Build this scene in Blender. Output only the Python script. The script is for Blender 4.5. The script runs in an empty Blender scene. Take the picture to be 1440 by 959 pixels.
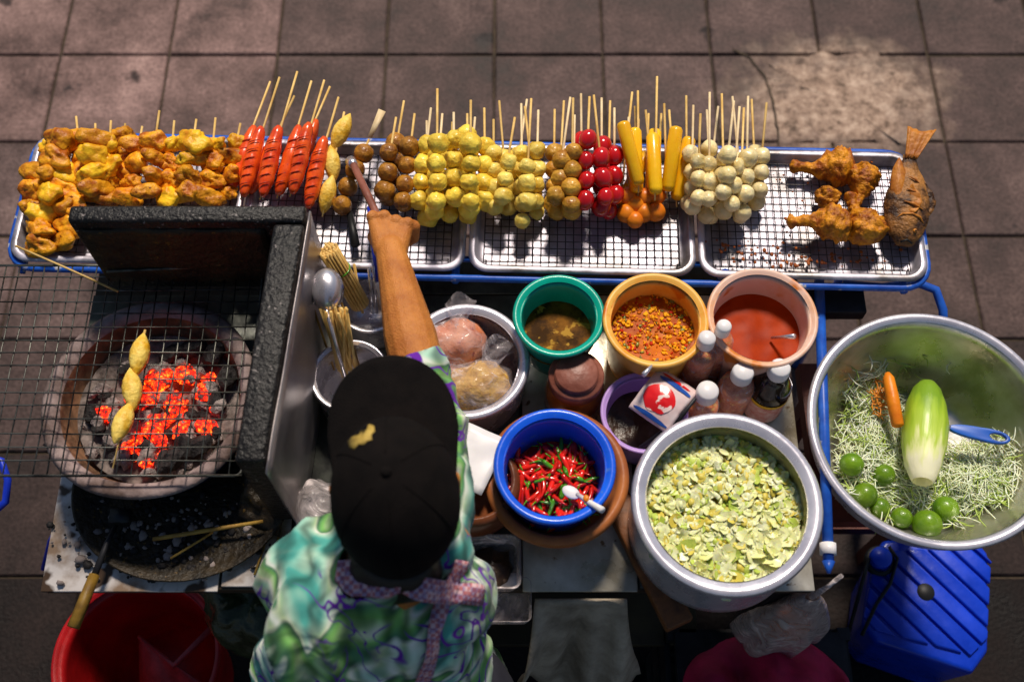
import bpy, bmesh, math, random
from mathutils import Vector, Matrix, noise, Euler
rnd = random.Random(7)
R = math.radians
C = bpy.context.scene.collection
# ---------------------------------------------------------------- camera maths
TH = R(64.5); FPX = 1588.0; H = 2.6
ct, st = math.cos(TH), math.sin(TH)
def P(px, py, z):
    u = px - 720.0; v = py - 479.5
    y = FPX*ct - v*st; d = FPX*st + v*ct
    t = (H - z)/d
    return Vector((u*t, y*t, z))
def proj(p):
    zc = p.y*ct + (H-p.z)*st
    return 720 + FPX*p.x/zc, 479.5 + FPX*((H-p.z)*ct - p.y*st)/zc
def S(py, z):                      # pixels per metre across the picture
    return (FPX*st + (py-479.5)*ct)/(H - z)*1.0
# ---------------------------------------------------------------- materials
def nt(m):
    m.use_nodes = True
    return m.node_tree
def ramp(t, stops, interp='LINEAR'):
    n = t.nodes.new('ShaderNodeValToRGB'); cr = n.color_ramp; cr.interpolation = interp
    while len(cr.elements) < len(stops): cr.elements.new(0.5)
    for e, (p, c) in zip(cr.elements, stops):
        e.position = p; e.color = (c[0], c[1], c[2], 1)
    return n
def mat(name, a, b=None, scale=20, rough=0.5, metal=0.0, bump=0.0, bscale=None, lo=0.35, hi=0.65,
        alpha=1.0, trans=0.0, sss=0.0, coat=0.0, vary=0.0, detail=5, speck=None, emit=None, spec=0.32, sheen=0, rvar=0.0):
    m = bpy.data.materials.new(name); t = nt(m); N = t.nodes; L = t.links
    bs = N['Principled BSDF']
    bs.inputs['Roughness'].default_value = rough; bs.inputs['Metallic'].default_value = metal
    bs.inputs['Specular IOR Level'].default_value = spec
    tc = N.new('ShaderNodeTexCoord'); oi = N.new('ShaderNodeObjectInfo')
    ad = N.new('ShaderNodeVectorMath'); ad.operation = 'ADD'
    cb = N.new('ShaderNodeCombineXYZ')
    ml = N.new('ShaderNodeMath'); ml.operation = 'MULTIPLY'; ml.inputs[1].default_value = 7.3
    L.new(oi.outputs['Random'], ml.inputs[0]); L.new(ml.outputs[0], cb.inputs[0]); L.new(ml.outputs[0], cb.inputs[2])
    L.new(tc.outputs['Object'], ad.inputs[0]); L.new(cb.outputs[0], ad.inputs[1])
    col = None
    if b is None: b = tuple(x*0.8 for x in a)
    nz = N.new('ShaderNodeTexNoise'); nz.inputs['Scale'].default_value = scale; nz.inputs['Detail'].default_value = detail
    nz.inputs['Roughness'].default_value = 0.62
    L.new(ad.outputs[0], nz.inputs['Vector'])
    rp = ramp(t, [(lo, b), (hi, a)]); L.new(nz.outputs['Fac'], rp.inputs[0]); col = rp.outputs[0]
    if speck:
        sc, th, sc_col = speck
        n2 = N.new('ShaderNodeTexNoise'); n2.inputs['Scale'].default_value = sc; n2.inputs['Detail'].default_value = 3
        L.new(ad.outputs[0], n2.inputs['Vector'])
        r2 = ramp(t, [(th, (0,0,0)), (th+0.05, (1,1,1))]); L.new(n2.outputs['Fac'], r2.inputs[0])
        mx = N.new('ShaderNodeMixRGB'); L.new(r2.outputs[0], mx.inputs[0]); L.new(col, mx.inputs[1])
        mx.inputs[2].default_value = (*sc_col, 1); col = mx.outputs[0]
    if vary > 0:
        hs = N.new('ShaderNodeHueSaturation'); mr = N.new('ShaderNodeMapRange')
        mr.inputs['To Min'].default_value = 1-vary; mr.inputs['To Max'].default_value = 1+vary
        L.new(oi.outputs['Random'], mr.inputs[0]); L.new(mr.outputs[0], hs.inputs['Value']); L.new(col, hs.inputs['Color']); col = hs.outputs[0]
    L.new(col, bs.inputs['Base Color'])
    if rvar > 0:
        mr = N.new('ShaderNodeMapRange'); mr.inputs['From Min'].default_value = 0.3; mr.inputs['From Max'].default_value = 0.7
        mr.inputs['To Min'].default_value = max(0.03, rough-rvar); mr.inputs['To Max'].default_value = min(1, rough+rvar)
        L.new(nz.outputs['Fac'], mr.inputs[0]); L.new(mr.outputs[0], bs.inputs['Roughness'])
    if bump > 0:
        nb = N.new('ShaderNodeTexNoise'); nb.inputs['Scale'].default_value = bscale or scale*2; nb.inputs['Detail'].default_value = 5
        L.new(ad.outputs[0], nb.inputs['Vector'])
        bp = N.new('ShaderNodeBump'); bp.inputs['Strength'].default_value = min(1, bump); bp.inputs['Distance'].default_value = 0.004
        L.new(nb.outputs['Fac'], bp.inputs['Height']); L.new(bp.outputs[0], bs.inputs['Normal'])
    if trans: bs.inputs['Transmission Weight'].default_value = trans
    if sss:
        bs.inputs['Subsurface Weight'].default_value = sss; bs.inputs['Subsurface Radius'].default_value = (0.01, 0.005, 0.002)
        bs.inputs['Subsurface Scale'].default_value = 1.0
    if coat: bs.inputs['Coat Weight'].default_value = coat; bs.inputs['Coat Roughness'].default_value = 0.12
    if sheen: bs.inputs['Sheen Weight'].default_value = sheen
    if alpha < 1: bs.inputs['Alpha'].default_value = alpha
    if emit:
        bs.inputs['Emission Color'].default_value = (*emit[0], 1); bs.inputs['Emission Strength'].default_value = emit[1]
    return m
M = {}
def film(name, col, alpha=0.22, rough=0.12):     # thin clear plastic
    m = bpy.data.materials.new(name); t = nt(m); N = t.nodes; L = t.links
    N.remove(N['Principled BSDF']); out = [n for n in N if n.type == 'OUTPUT_MATERIAL'][0]
    tr = N.new('ShaderNodeBsdfTransparent'); tr.inputs[0].default_value = (0.93, 0.93, 0.95, 1)
    gl = N.new('ShaderNodeBsdfPrincipled'); gl.inputs['Base Color'].default_value = (*col, 1); gl.inputs['Roughness'].default_value = rough
    tc = N.new('ShaderNodeTexCoord'); nz = N.new('ShaderNodeTexNoise'); nz.inputs['Scale'].default_value = 30; nz.inputs['Distortion'].default_value = 1.5
    bp = N.new('ShaderNodeBump'); bp.inputs['Strength'].default_value = 0.9; bp.inputs['Distance'].default_value = 0.008
    L.new(tc.outputs['Object'], nz.inputs['Vector']); L.new(nz.outputs['Fac'], bp.inputs['Height']); L.new(bp.outputs[0], gl.inputs['Normal'])
    rp = ramp(t, [(0.40, (alpha*0.6,)*3), (0.56, (alpha,)*3), (0.66, (min(1, alpha*2.6),)*3)]); L.new(nz.outputs['Fac'], rp.inputs[0])
    mx = N.new('ShaderNodeMixShader'); L.new(rp.outputs[0], mx.inputs[0]); L.new(tr.outputs[0], mx.inputs[1]); L.new(gl.outputs[0], mx.inputs[2])
    L.new(mx.outputs[0], out.inputs[0]); return m
def setup_mats():
    M['alu'] = mat('aluminium', (0.78,0.76,0.80), (0.60,0.57,0.62), 25, 0.26, 0.8, 0.08, 60, rvar=0.1)
    M['tray_alu'] = mat('dull_tray_aluminium', (0.56,0.53,0.61), (0.22,0.20,0.20), 11, 0.44, 0.7, 0.15, 50, lo=0.38, hi=0.58, rvar=0.12)
    M['alu_bright'] = mat('polished_aluminium', (0.84,0.81,0.87), (0.68,0.64,0.70), 14, 0.28, 0.6, 0.05, 40, rvar=0.1)
    M['steel_in'] = mat('greasy_steel', (0.50,0.50,0.36), (0.28,0.28,0.12), 18, 0.34, 0.85, 0.10, 60, rvar=0.1)
    M['basin_in'] = mat('water_stained_steel', (0.66,0.64,0.60), (0.42,0.40,0.30), 12, 0.30, 0.9, 0.10, 60, rvar=0.1)
    M['sheet'] = mat('worn_sheet_metal', (0.60,0.57,0.50), (0.26,0.22,0.14), 9, 0.33, 0.45, 0.25, 30, speck=(45,0.66,(0.16,0.10,0.05)), rvar=0.15)
    M['darksheet'] = mat('grimy_sheet', (0.10,0.11,0.09), (0.03,0.03,0.03), 12, 0.4, 0.5, 0.2, 50, rvar=0.15)
    M['wire'] = mat('dark_wire', (0.10,0.09,0.09), (0.04,0.035,0.035), 60, 0.4, 0.7)
    M['wire_grill'] = mat('grill_wire', (0.17,0.17,0.15), (0.02,0.02,0.018), 14, 0.42, 0.7, lo=0.4, hi=0.6)
    M['bluepaint'] = mat('blue_paint', (0.02,0.13,0.60), (0.01,0.06,0.36), 20, 0.38, 0.0, 0.1, 80, speck=(38,0.63,(0.45,0.46,0.5)))
    M['deepblue'] = mat('blue_plastic', (0.004,0.050,0.62), (0.003,0.030,0.40), 7, 0.34, 0, 0.15, 60, coat=0.15, rvar=0.15)
    M['bucketblue'] = mat('blue_bucket_plastic', (0.01,0.13,0.85), (0.008,0.08,0.62), 9, 0.32, 0, 0.08, 60, speck=(40,0.66,(0.06,0.17,0.6)), coat=0.2)
    M['stoveblue'] = mat('sooty_blue_metal', (0.015,0.03,0.12), (0.01,0.01,0.02), 9, 0.4, 0.3, 0.2, 50)
    M['soot'] = mat('sooty_metal', (0.014,0.012,0.012), (0.004,0.0035,0.003), 30, 0.42, 0.0, 1.0, 130, speck=(150,0.66,(0.22,0.19,0.18)))
    M['soot_in'] = mat('charred_metal', (0.035,0.022,0.008), (0.008,0.006,0.004), 22, 0.5, 0.1, 1.0, 90, speck=(100,0.66,(0.13,0.07,0.01)))
    M['panel'] = mat('heat_stained_panel', (0.40,0.35,0.34), (0.16,0.14,0.15), 6, 0.36, 0.6, 0.2, 20, rvar=0.1)
    M['clay'] = mat('ashy_clay', (0.34,0.26,0.25), (0.10,0.065,0.055), 16, 0.9, 0, 0.7, 70)
    M['clay_in'] = mat('baked_clay', (0.30,0.15,0.08), (0.10,0.055,0.03), 18, 0.9, 0, 0.8, 60)
    M['terra'] = mat('terracotta', (0.50,0.17,0.045), (0.30,0.085,0.03), 9, 0.42, 0, 0.2, 40)
    M['brownclay'] = mat('brown_glaze', (0.20,0.06,0.02), (0.09,0.025,0.01), 14, 0.35, 0, 0.3, 40)
    M['rust'] = mat('rusty_wood', (0.22,0.075,0.02), (0.06,0.022,0.008), 22, 0.55, 0, 0.5, 60)
    M['redwood'] = mat('red_brown_wood', (0.16,0.035,0.018), (0.07,0.015,0.01), 15, 0.5, 0, 0.3, 60)
    M['laminate'] = mat('stained_laminate', (0.56,0.52,0.50), (0.22,0.15,0.10), 8, 0.45, 0, 0.15, 30, lo=0.38, hi=0.52, speck=(16,0.56,(0.06,0.035,0.02)))
    M['darkwood'] = mat('dark_board', (0.05,0.035,0.02), (0.02,0.014,0.01), 14, 0.6, 0, 0.3)
    M['shelf'] = mat('greasy_shelf_board', (0.06,0.045,0.02), (0.025,0.018,0.01), 8, 0.6, 0, 0.3)
    M['iron'] = mat('dark_iron', (0.03,0.03,0.035), (0.012,0.012,0.014), 20, 0.5, 0.4, 0.2)
    M['bamboo'] = mat('bamboo', (0.80,0.55,0.20), (0.58,0.35,0.09), 30, 0.5, 0, 0.1, 200, vary=0.2)
    M['bamboo_pale'] = mat('pale_bamboo', (0.84,0.68,0.42), (0.70,0.50,0.26), 30, 0.5, 0, 0.1, 200, vary=0.15)
    M['bamboo_old'] = mat('old_bamboo', (0.42,0.26,0.05), (0.18,0.09,0.02), 25, 0.55, vary=0.2)
    M['oldwood'] = mat('greasy_handle_wood', (0.26,0.15,0.02), (0.10,0.05,0.008), 25, 0.5, 0, 0.3, 80)
    M['chicken'] = mat('fried_chicken', (0.90,0.40,0.012), (0.40,0.09,0.003), 38, 0.42, 0, 0.8, 120, lo=0.36, hi=0.60, vary=0.3, speck=(70,0.66,(0.20,0.04,0.003)), sss=0.05)
    M['chicken_y'] = mat('golden_fried_skin', (0.98,0.58,0.02), (0.62,0.22,0.005), 34, 0.4, 0, 0.7, 110, lo=0.36, hi=0.58, vary=0.2)
    M['drum'] = mat('battered_chicken', (0.82,0.33,0.012), (0.30,0.07,0.004), 55, 0.45, 0, 1.0, 170, lo=0.38, hi=0.62, vary=0.15)
    M['sausage'] = mat('red_sausage', (0.92,0.12,0.012), (0.62,0.035,0.006), 30, 0.25, 0, 0.3, 60, lo=0.35, hi=0.6, vary=0.12, coat=0.4)
    M['score'] = mat('scored_sausage', (0.55,0.045,0.008), (0.36,0.025,0.005), 30, 0.4)
    M['yball'] = mat('yellow_fish_ball', (0.98,0.74,0.09), (0.80,0.42,0.012), 30, 0.38, 0, 0.7, 120, lo=0.30, hi=0.58, vary=0.16, coat=0.2, sss=0.08)
    M['yball2'] = mat('pale_yellow_ball', (0.95,0.75,0.17), (0.76,0.46,0.03), 30, 0.4, 0, 0.7, 120, lo=0.30, hi=0.58, vary=0.16, coat=0.2, sss=0.08)
    M['oball'] = mat('olive_brown_ball', (0.70,0.38,0.045), (0.34,0.13,0.008), 36, 0.4, 0, 0.8, 120, lo=0.34, hi=0.6, vary=0.2, coat=0.2)
    M['bball'] = mat('brown_meatball', (0.46,0.20,0.02), (0.16,0.05,0.006), 36, 0.4, 0, 0.9, 120, lo=0.36, hi=0.6, vary=0.2, coat=0.2)
    M['rball'] = mat('red_ball', (0.66,0.012,0.014), (0.42,0.006,0.008), 20, 0.16, 0, 0.1, 40, vary=0.15, coat=0.6)
    M['gball'] = mat('pale_green_ball', (0.95,0.80,0.44), (0.68,0.51,0.17), 34, 0.36, 0, 0.6, 110, lo=0.30, hi=0.6, vary=0.15, coat=0.25, sss=0.08)
    M['stickfood'] = mat('yellow_sausage', (1.0,0.62,0.012), (0.95,0.46,0.006), 16, 0.28, 0, 0.15, 60, vary=0.1, coat=0.3)
    M['orangeball'] = mat('orange_ball', (0.85,0.26,0.012), (0.62,0.14,0.008), 20, 0.35, 0, 0.3, 60, vary=0.12)
    M['dump'] = mat('yellow_dumpling', (0.92,0.66,0.14), (0.74,0.40,0.02), 45, 0.45, 0, 0.8, 110, lo=0.36, hi=0.58, vary=0.05)
    M['fish'] = mat('fried_fish_skin', (0.44,0.19,0.045), (0.045,0.02,0.010), 24, 0.45, 0, 1.0, 150, lo=0.38, hi=0.6)
    M['fishflesh'] = mat('fried_fish_flesh', (0.62,0.24,0.03), (0.34,0.10,0.012), 30, 0.5, 0, 0.6, 100)
    M['crumb'] = mat('fried_crumbs', (0.40,0.10,0.01), (0.20,0.04,0.005), 60, 0.6)
    M['green'] = mat('teal_plastic', (0.0,0.42,0.30), (0.0,0.30,0.21), 9, 0.33, 0, 0.08, 60, speck=(30,0.64,(0.06,0.20,0.11)), coat=0.2)
    M['orangepl'] = mat('stained_cream_plastic', (0.86,0.47,0.09), (0.78,0.30,0.02), 10, 0.38, 0, 0.08, 60, lo=0.38, hi=0.55, sss=0.1, speck=(17,0.60,(0.62,0.16,0.008)))
    M['pinkpl'] = mat('stained_pink_plastic', (0.80,0.53,0.42), (0.72,0.34,0.14), 7, 0.38, 0, 0.08, 60, lo=0.34, hi=0.50, sss=0.1, speck=(15,0.60,(0.66,0.20,0.03)))
    M['purple'] = mat('lilac_plastic', (0.48,0.30,0.66), (0.40,0.24,0.58), 6, 0.35, 0, 0.05, 20, sss=0.1)
    M['sauce_brown'] = mat('brown_dipping_sauce', (0.26,0.10,0.010), (0.045,0.018,0.004), 20, 0.5, 0, 0.2, 45, spec=0.03, lo=0.4, hi=0.62, speck=(50,0.60,(0.42,0.22,0.03)))
    M['sauce_yellow'] = mat('chopped_chilli_sauce', (0.62,0.16,0.004), (0.34,0.05,0.003), 30, 0.35, 0, 0.2, 60, spec=0.05)
    M['sauce_red'] = mat('red_orange_sauce', (0.45,0.045,0.002), (0.24,0.018,0.001), 9, 0.35, 0, 0.03, 20, spec=0.04)
    M['flake_y'] = mat('yellow_seed', (0.92,0.46,0.01), (0.80,0.30,0.006), 90, 0.55, spec=0.1)
    M['flake_r'] = mat('red_flake', (0.62,0.035,0.004), (0.42,0.02,0.003), 90, 0.5, spec=0.1)
    M['flake_g'] = mat('green_flake', (0.26,0.24,0.02), (0.14,0.14,0.015), 90, 0.35)
    M['chilli'] = mat('red_chilli', (0.78,0.022,0.008), (0.55,0.010,0.006), 20, 0.16, coat=0.6, vary=0.3)
    M['chilli_g'] = mat('green_chilli', (0.10,0.36,0.012), (0.05,0.22,0.01), 20, 0.2, coat=0.5, vary=0.2)
    M['cabbage'] = mat('pale_cabbage', (0.97,0.93,0.56), (0.86,0.84,0.30), 40, 0.3, 0, 0.3, 80, vary=0, sss=0.35)
    M['cabbage2'] = mat('green_cabbage', (0.62,0.72,0.16), (0.46,0.58,0.07), 30, 0.35, 0, 0.3, 80, sss=0.25)
    M['cabbage3'] = mat('yellow_cabbage', (0.78,0.68,0.13), (0.58,0.46,0.06), 30, 0.42, 0, 0.3, 80)
    M['papaya'] = mat('green_papaya', (0.46,0.60,0.05), (0.62,0.70,0.16), 12, 0.3, 0, 0.15, 40, coat=0.2, sss=0.06)
    M['papaya_w'] = mat('peeled_papaya', (0.80,0.78,0.48), (0.66,0.68,0.28), 12, 0.35, 0, 0.15, 40, sss=0.1)
    M['shred'] = mat('papaya_shreds', (0.96,0.97,0.76), (0.84,0.90,0.50), 40, 0.3, sss=0.35)
    M['shred_g'] = mat('green_shreds', (0.46,0.60,0.14), (0.36,0.50,0.08), 40, 0.35)
    M['shred_o'] = mat('carrot_shreds', (0.85,0.34,0.04), (0.80,0.26,0.02), 40, 0.35)
    M['lime'] = mat('lime_skin', (0.16,0.29,0.010), (0.07,0.17,0.006), 22, 0.3, 0, 0.3, 260, coat=0.3, vary=0.25)
    M['carrot'] = mat('carrot', (0.86,0.26,0.012), (0.74,0.18,0.01), 30, 0.4, 0, 0.3, 60)
    M['peelerblue'] = mat('blue_peeler_plastic', (0.015,0.13,0.58), (0.012,0.09,0.46), 10, 0.35)
    M['white'] = mat('white_plastic', (0.82,0.80,0.80), (0.74,0.71,0.72), 10, 0.35, sss=0.05)
    M['black'] = mat('black_rubber', (0.012,0.012,0.013), (0.007,0.007,0.008), 20, 0.5)
    M['capblack'] = mat('black_cotton', (0.0075,0.0055,0.005), (0.004,0.003,0.003), 30, 0.95, 0, 0.6, 500, spec=0.12)
    M['gold'] = mat('gold_thread', (0.62,0.44,0.10), (0.40,0.26,0.05), 120, 0.6, 0, 0.6, 300)
    M['skin'] = mat('tan_skin', (0.62,0.235,0.048), (0.42,0.135,0.025), 22, 0.5, 0, 0.5, 380, sss=0.1)
    M['hair'] = mat('black_hair', (0.015,0.010,0.008), (0.008,0.006,0.005), 60, 0.45)
    M['trouser'] = mat('dark_cloth', (0.02,0.02,0.03), (0.012,0.012,0.02), 20, 0.9)
    M['sandal'] = mat('brown_rubber', (0.05,0.03,0.02), (0.03,0.02,0.012), 20, 0.7)
    M['lidbrown'] = mat('worn_pink_brown_lid', (0.32,0.12,0.085), (0.18,0.055,0.035), 24, 0.4, 0, 0.4, 60)
    M['jarglass'] = mat('stained_amber_jar', (0.46,0.17,0.035), (0.26,0.08,0.02), 14, 0.16, 0, 0.1, 30, coat=0.5)
    M['chillipowder'] = mat('chilli_flakes', (0.80,0.24,0.06), (0.50,0.10,0.02), 90, 0.6, 0, 0.6, 160, speck=(120,0.60,(0.75,0.42,0.10)))
    M['soy'] = mat('dark_soy', (0.012,0.006,0.004), (0.006,0.004,0.003), 10, 0.1, coat=0.6)
    M['labely'] = mat('yellow_label', (0.75,0.45,0.02), (0.65,0.36,0.02), 30, 0.5)
    M['labelr'] = mat('pink_label', (0.55,0.16,0.12), (0.70,0.48,0.40), 60, 0.5)
    M['packw'] = mat('packet_white', (0.74,0.52,0.50), (0.70,0.60,0.60), 25, 0.28, coat=0.5, bump=0.4, bscale=40)
    M['packr'] = mat('packet_red', (0.78,0.012,0.015), (0.62,0.01,0.012), 30, 0.28, coat=0.5, speck=(55,0.57,(0.85,0.66,0.62)))
    M['packb'] = mat('packet_blue', (0.02,0.10,0.42), (0.015,0.07,0.34), 30, 0.3, coat=0.5)
    M['pinkpowder'] = mat('pink_orange_powder', (0.80,0.36,0.20), (0.62,0.18,0.07), 26, 0.7, 0, 0.6, 120, speck=(70,0.64,(0.42,0.06,0.02)))
    M['yellowcrumb'] = mat('yellow_peanut_crumb', (0.76,0.46,0.08), (0.50,0.24,0.02), 60, 0.7, 0, 0.9, 130, speck=(60,0.62,(0.85,0.62,0.30)))
    M['darkfood'] = mat('dark_pickles', (0.06,0.03,0.015), (0.02,0.012,0.008), 40, 0.3, 0, 0.8, 70, speck=(50,0.66,(0.22,0.15,0.10)))
    M['film'] = film('clear_plastic_film', (0.85,0.76,0.80), 0.20)
    M['film_thick'] = film('milky_plastic_film', (0.66,0.58,0.58), 0.42, 0.25)
    M['film_bag'] = film('grey_carrier_plastic', (0.60,0.50,0.46), 0.55, 0.3)
    M['film_box'] = film('clear_box_plastic', (0.50,0.50,0.50), 0.16, 0.1)
    M['redpl'] = mat('red_plastic', (0.50,0.008,0.010), (0.26,0.005,0.006), 9, 0.38, 0, 0.12, 60, coat=0.1)
    M['scoop'] = mat('dusty_red_plastic', (0.46,0.07,0.07), (0.26,0.03,0.03), 25, 0.4, 0, 0.4, 60)
    M['magenta'] = mat('crimson_cloth', (0.50,0.006,0.07), (0.26,0.003,0.03), 12, 0.7, 0, 0.4, 100)
    M['bluehose'] = mat('blue_hose', (0.01,0.05,0.62), (0.01,0.03,0.45), 10, 0.35)
    M['greyrag'] = mat('grey_rag', (0.46,0.39,0.30), (0.22,0.18,0.13), 16, 0.9, 0, 0.6, 180)
    M['darkgreenbag'] = mat('dark_green_bag', (0.035,0.05,0.02), (0.012,0.018,0.008), 14, 0.25, 0, 0.9, 40)
    M['coal'] = mat('charcoal', (0.035,0.03,0.03), (0.012,0.01,0.01), 1.6, 0.7, 0, 1.0, 3)
    M['ashcoal'] = mat('ash_covered_coal', (0.42,0.35,0.33), (0.16,0.13,0.12), 1.3, 0.95, 0, 1.0, 3)
    M['ash'] = mat('grey_ash', (0.26,0.21,0.19), (0.09,0.07,0.06), 50, 0.95, 0, 1.0, 110)
    m = bpy.data.materials.new('half_peeled_papaya'); t = nt(m); N = t.nodes; L = t.links; bs = N['Principled BSDF']
    tc = N.new('ShaderNodeTexCoord'); sx = N.new('ShaderNodeSeparateXYZ'); L.new(tc.outputs['Object'], sx.inputs[0])
    mp = N.new('ShaderNodeMapping'); mp.inputs['Scale'].default_value = (70,9,70); L.new(tc.outputs['Object'], mp.inputs[0])
    nz = N.new('ShaderNodeTexNoise'); nz.inputs['Scale'].default_value = 1; nz.inputs['Detail'].default_value = 5; L.new(mp.outputs[0], nz.inputs['Vector'])
    mm = N.new('ShaderNodeMath'); mm.operation = 'MULTIPLY_ADD'; mm.inputs[1].default_value = 0.16; L.new(nz.outputs['Fac'], mm.inputs[0]); L.new(sx.outputs[1], mm.inputs[2])
    r1 = ramp(t, [(0.10,(0.90,0.88,0.60)), (0.125,(0.80,0.84,0.36)), (0.145,(0.50,0.66,0.08)), (0.19,(0.36,0.54,0.03)), (0.23,(0.20,0.36,0.02))]); L.new(mm.outputs[0], r1.inputs[0])
    L.new(r1.outputs[0], bs.inputs['Base Color']); bs.inputs['Roughness'].default_value = 0.36; bs.inputs['Subsurface Weight'].default_value = 0.1; bs.inputs['Subsurface Radius'].default_value = (0.01,0.01,0.004)
    bp = N.new('ShaderNodeBump'); bp.inputs['Strength'].default_value = 0.5; bp.inputs['Distance'].default_value = 0.003; L.new(nz.outputs['Fac'], bp.inputs['Height']); L.new(bp.outputs[0], bs.inputs['Normal']); M['papaya_two'] = m
    # glowing coal: emission where embers show between the ash
    m = bpy.data.materials.new('glowing_coal'); t = nt(m); N = t.nodes; L = t.links; bs = N['Principled BSDF']
    tc = N.new('ShaderNodeTexCoord'); nz = N.new('ShaderNodeTexNoise'); nz.inputs['Scale'].default_value = 1.5; nz.inputs['Detail'].default_value = 7; nz.inputs['Roughness'].default_value=0.7
    oi=N.new('ShaderNodeObjectInfo'); av=N.new('ShaderNodeVectorMath'); av.operation='MULTIPLY_ADD'; av.inputs[1].default_value=(1,1,1); cbx=N.new('ShaderNodeCombineXYZ'); mm=N.new('ShaderNodeMath'); mm.operation='MULTIPLY'; mm.inputs[1].default_value=40; L.new(oi.outputs['Random'],mm.inputs[0]); L.new(mm.outputs[0],cbx.inputs[0]); L.new(tc.outputs['Object'],av.inputs[0]); L.new(cbx.outputs[0],av.inputs[2]); L.new(av.outputs[0], nz.inputs['Vector'])
    r1 = ramp(t, [(0.32, (0.30,0.24,0.22)), (0.44, (0.02,0.01,0.01))]); L.new(nz.outputs['Fac'], r1.inputs[0]); L.new(r1.outputs[0], bs.inputs['Base Color'])
    r2 = ramp(t, [(0.40,(0,0,0)), (0.46,(0.10,0.001,0.0003)), (0.53,(0.45,0.006,0.001)), (0.60,(1,0.06,0.004)), (0.67,(1,0.30,0.02))]); L.new(nz.outputs['Fac'], r2.inputs[0])
    L.new(r2.outputs[0], bs.inputs['Emission Color']); bs.inputs['Emission Strength'].default_value = 4.0; bs.inputs['Roughness'].default_value = 0.9
    M['ember'] = m
    # floral shirt cloth
    m = bpy.data.materials.new('floral_shirt_cloth'); t = nt(m); N = t.nodes; L = t.links; bs = N['Principled BSDF']
    tc = N.new('ShaderNodeTexCoord')
    n0 = N.new('ShaderNodeTexNoise'); n0.inputs['Scale'].default_value = 5.5; n0.inputs['Detail'].default_value = 2; n0.inputs['Distortion'].default_value = 0.9
    L.new(tc.outputs['Object'], n0.inputs['Vector'])
    r0 = ramp(t, [(0.24,(0.01,0.06,0.05)), (0.36,(0.06,0.28,0.24)), (0.43,(0.34,0.52,0.40)), (0.47,(0.60,0.66,0.52)), (0.49,(0.06,0.17,0.09)),
                  (0.53,(0.15,0.36,0.09)), (0.57,(0.42,0.56,0.30)), (0.60,(0.62,0.62,0.50)), (0.64,(0.08,0.30,0.20)), (0.80,(0.015,0.08,0.04))])
    L.new(n0.outputs['Fac'], r0.inputs[0])
    wv = N.new('ShaderNodeTexWave'); wv.inputs['Scale'].default_value = 9; wv.inputs['Distortion'].default_value = 9; wv.inputs['Detail'].default_value = 2; wv.inputs['Detail Scale'].default_value = 1.6
    L.new(tc.outputs['Object'], wv.inputs['Vector'])
    rw = ramp(t, [(0.0,(0.02,0.02,0.02)), (0.5,(0.5,0.5,0.5)), (1,(0.95,0.95,0.95))]); L.new(wv.outputs['Fac'], rw.inputs[0])
    ov = N.new('ShaderNodeMixRGB'); ov.blend_type = 'OVERLAY'; ov.inputs[0].default_value = 0.45; L.new(r0.outputs[0], ov.inputs[1]); L.new(rw.outputs[0], ov.inputs[2])
    n1 = N.new('ShaderNodeTexNoise'); n1.inputs['Scale'].default_value = 9.5; n1.inputs['Detail'].default_value = 1; n1.inputs['Distortion'].default_value = 2.6
    mp = N.new('ShaderNodeMapping'); mp.inputs['Location'].default_value = (3.1, 1.7, 0.4); L.new(tc.outputs['Object'], mp.inputs[0]); L.new(mp.outputs[0], n1.inputs['Vector'])
    r1 = ramp(t, [(0.475,(0,0,0)), (0.487,(1,1,1)), (0.517,(1,1,1)), (0.535,(0,0,0))]); L.new(n1.outputs['Fac'], r1.inputs[0])
    n2 = N.new('ShaderNodeTexNoise'); n2.inputs['Scale'].default_value = 5.5; L.new(mp.outputs[0], n2.inputs['Vector'])
    r2 = ramp(t, [(0.44,(0,0,0)), (0.50,(1,1,1))]); L.new(n2.outputs['Fac'], r2.inputs[0])
    mu = N.new('ShaderNodeMath'); mu.operation = 'MULTIPLY'; L.new(r1.outputs[0], mu.inputs[0]); L.new(r2.outputs[0], mu.inputs[1])
    mx = N.new('ShaderNodeMixRGB'); L.new(mu.outputs[0], mx.inputs[0]); L.new(ov.outputs[0], mx.inputs[1]); mx.inputs[2].default_value = (0.13,0.02,0.34,1)
    L.new(mx.outputs[0], bs.inputs['Base Color']); bs.inputs['Roughness'].default_value = 0.92; bs.inputs['Specular IOR Level'].default_value = 0.15; bs.inputs['Sheen Weight'].default_value = 0.1
    nb = N.new('ShaderNodeTexNoise'); nb.inputs['Scale'].default_value = 14; nb.inputs['Distortion'].default_value = 1.0; L.new(tc.outputs['Object'], nb.inputs['Vector'])
    bp = N.new('ShaderNodeBump'); bp.inputs['Strength'].default_value = 0.5; bp.inputs['Distance'].default_value = 0.02
    L.new(nb.outputs['Fac'], bp.inputs['Height']); L.new(bp.outputs[0], bs.inputs['Normal']); M['shirt'] = m
    # checked apron strap
    m = bpy.data.materials.new('checked_cotton'); t = nt(m); N = t.nodes; L = t.links; bs = N['Principled BSDF']
    tc = N.new('ShaderNodeTexCoord'); ck = N.new('ShaderNodeTexChecker'); ck.inputs['Scale'].default_value = 170
    L.new(tc.outputs['Object'], ck.inputs[0]); ck.inputs[1].default_value = (0.66,0.44,0.46,1); ck.inputs[2].default_value = (0.50,0.16,0.17,1)
    c2 = N.new('ShaderNodeTexChecker'); c2.inputs['Scale'].default_value = 95; L.new(tc.outputs['Object'], c2.inputs[0]); c2.inputs[1].default_value = (1,1,1,1); c2.inputs[2].default_value = (0.45,0.5,0.85,1)
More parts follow.
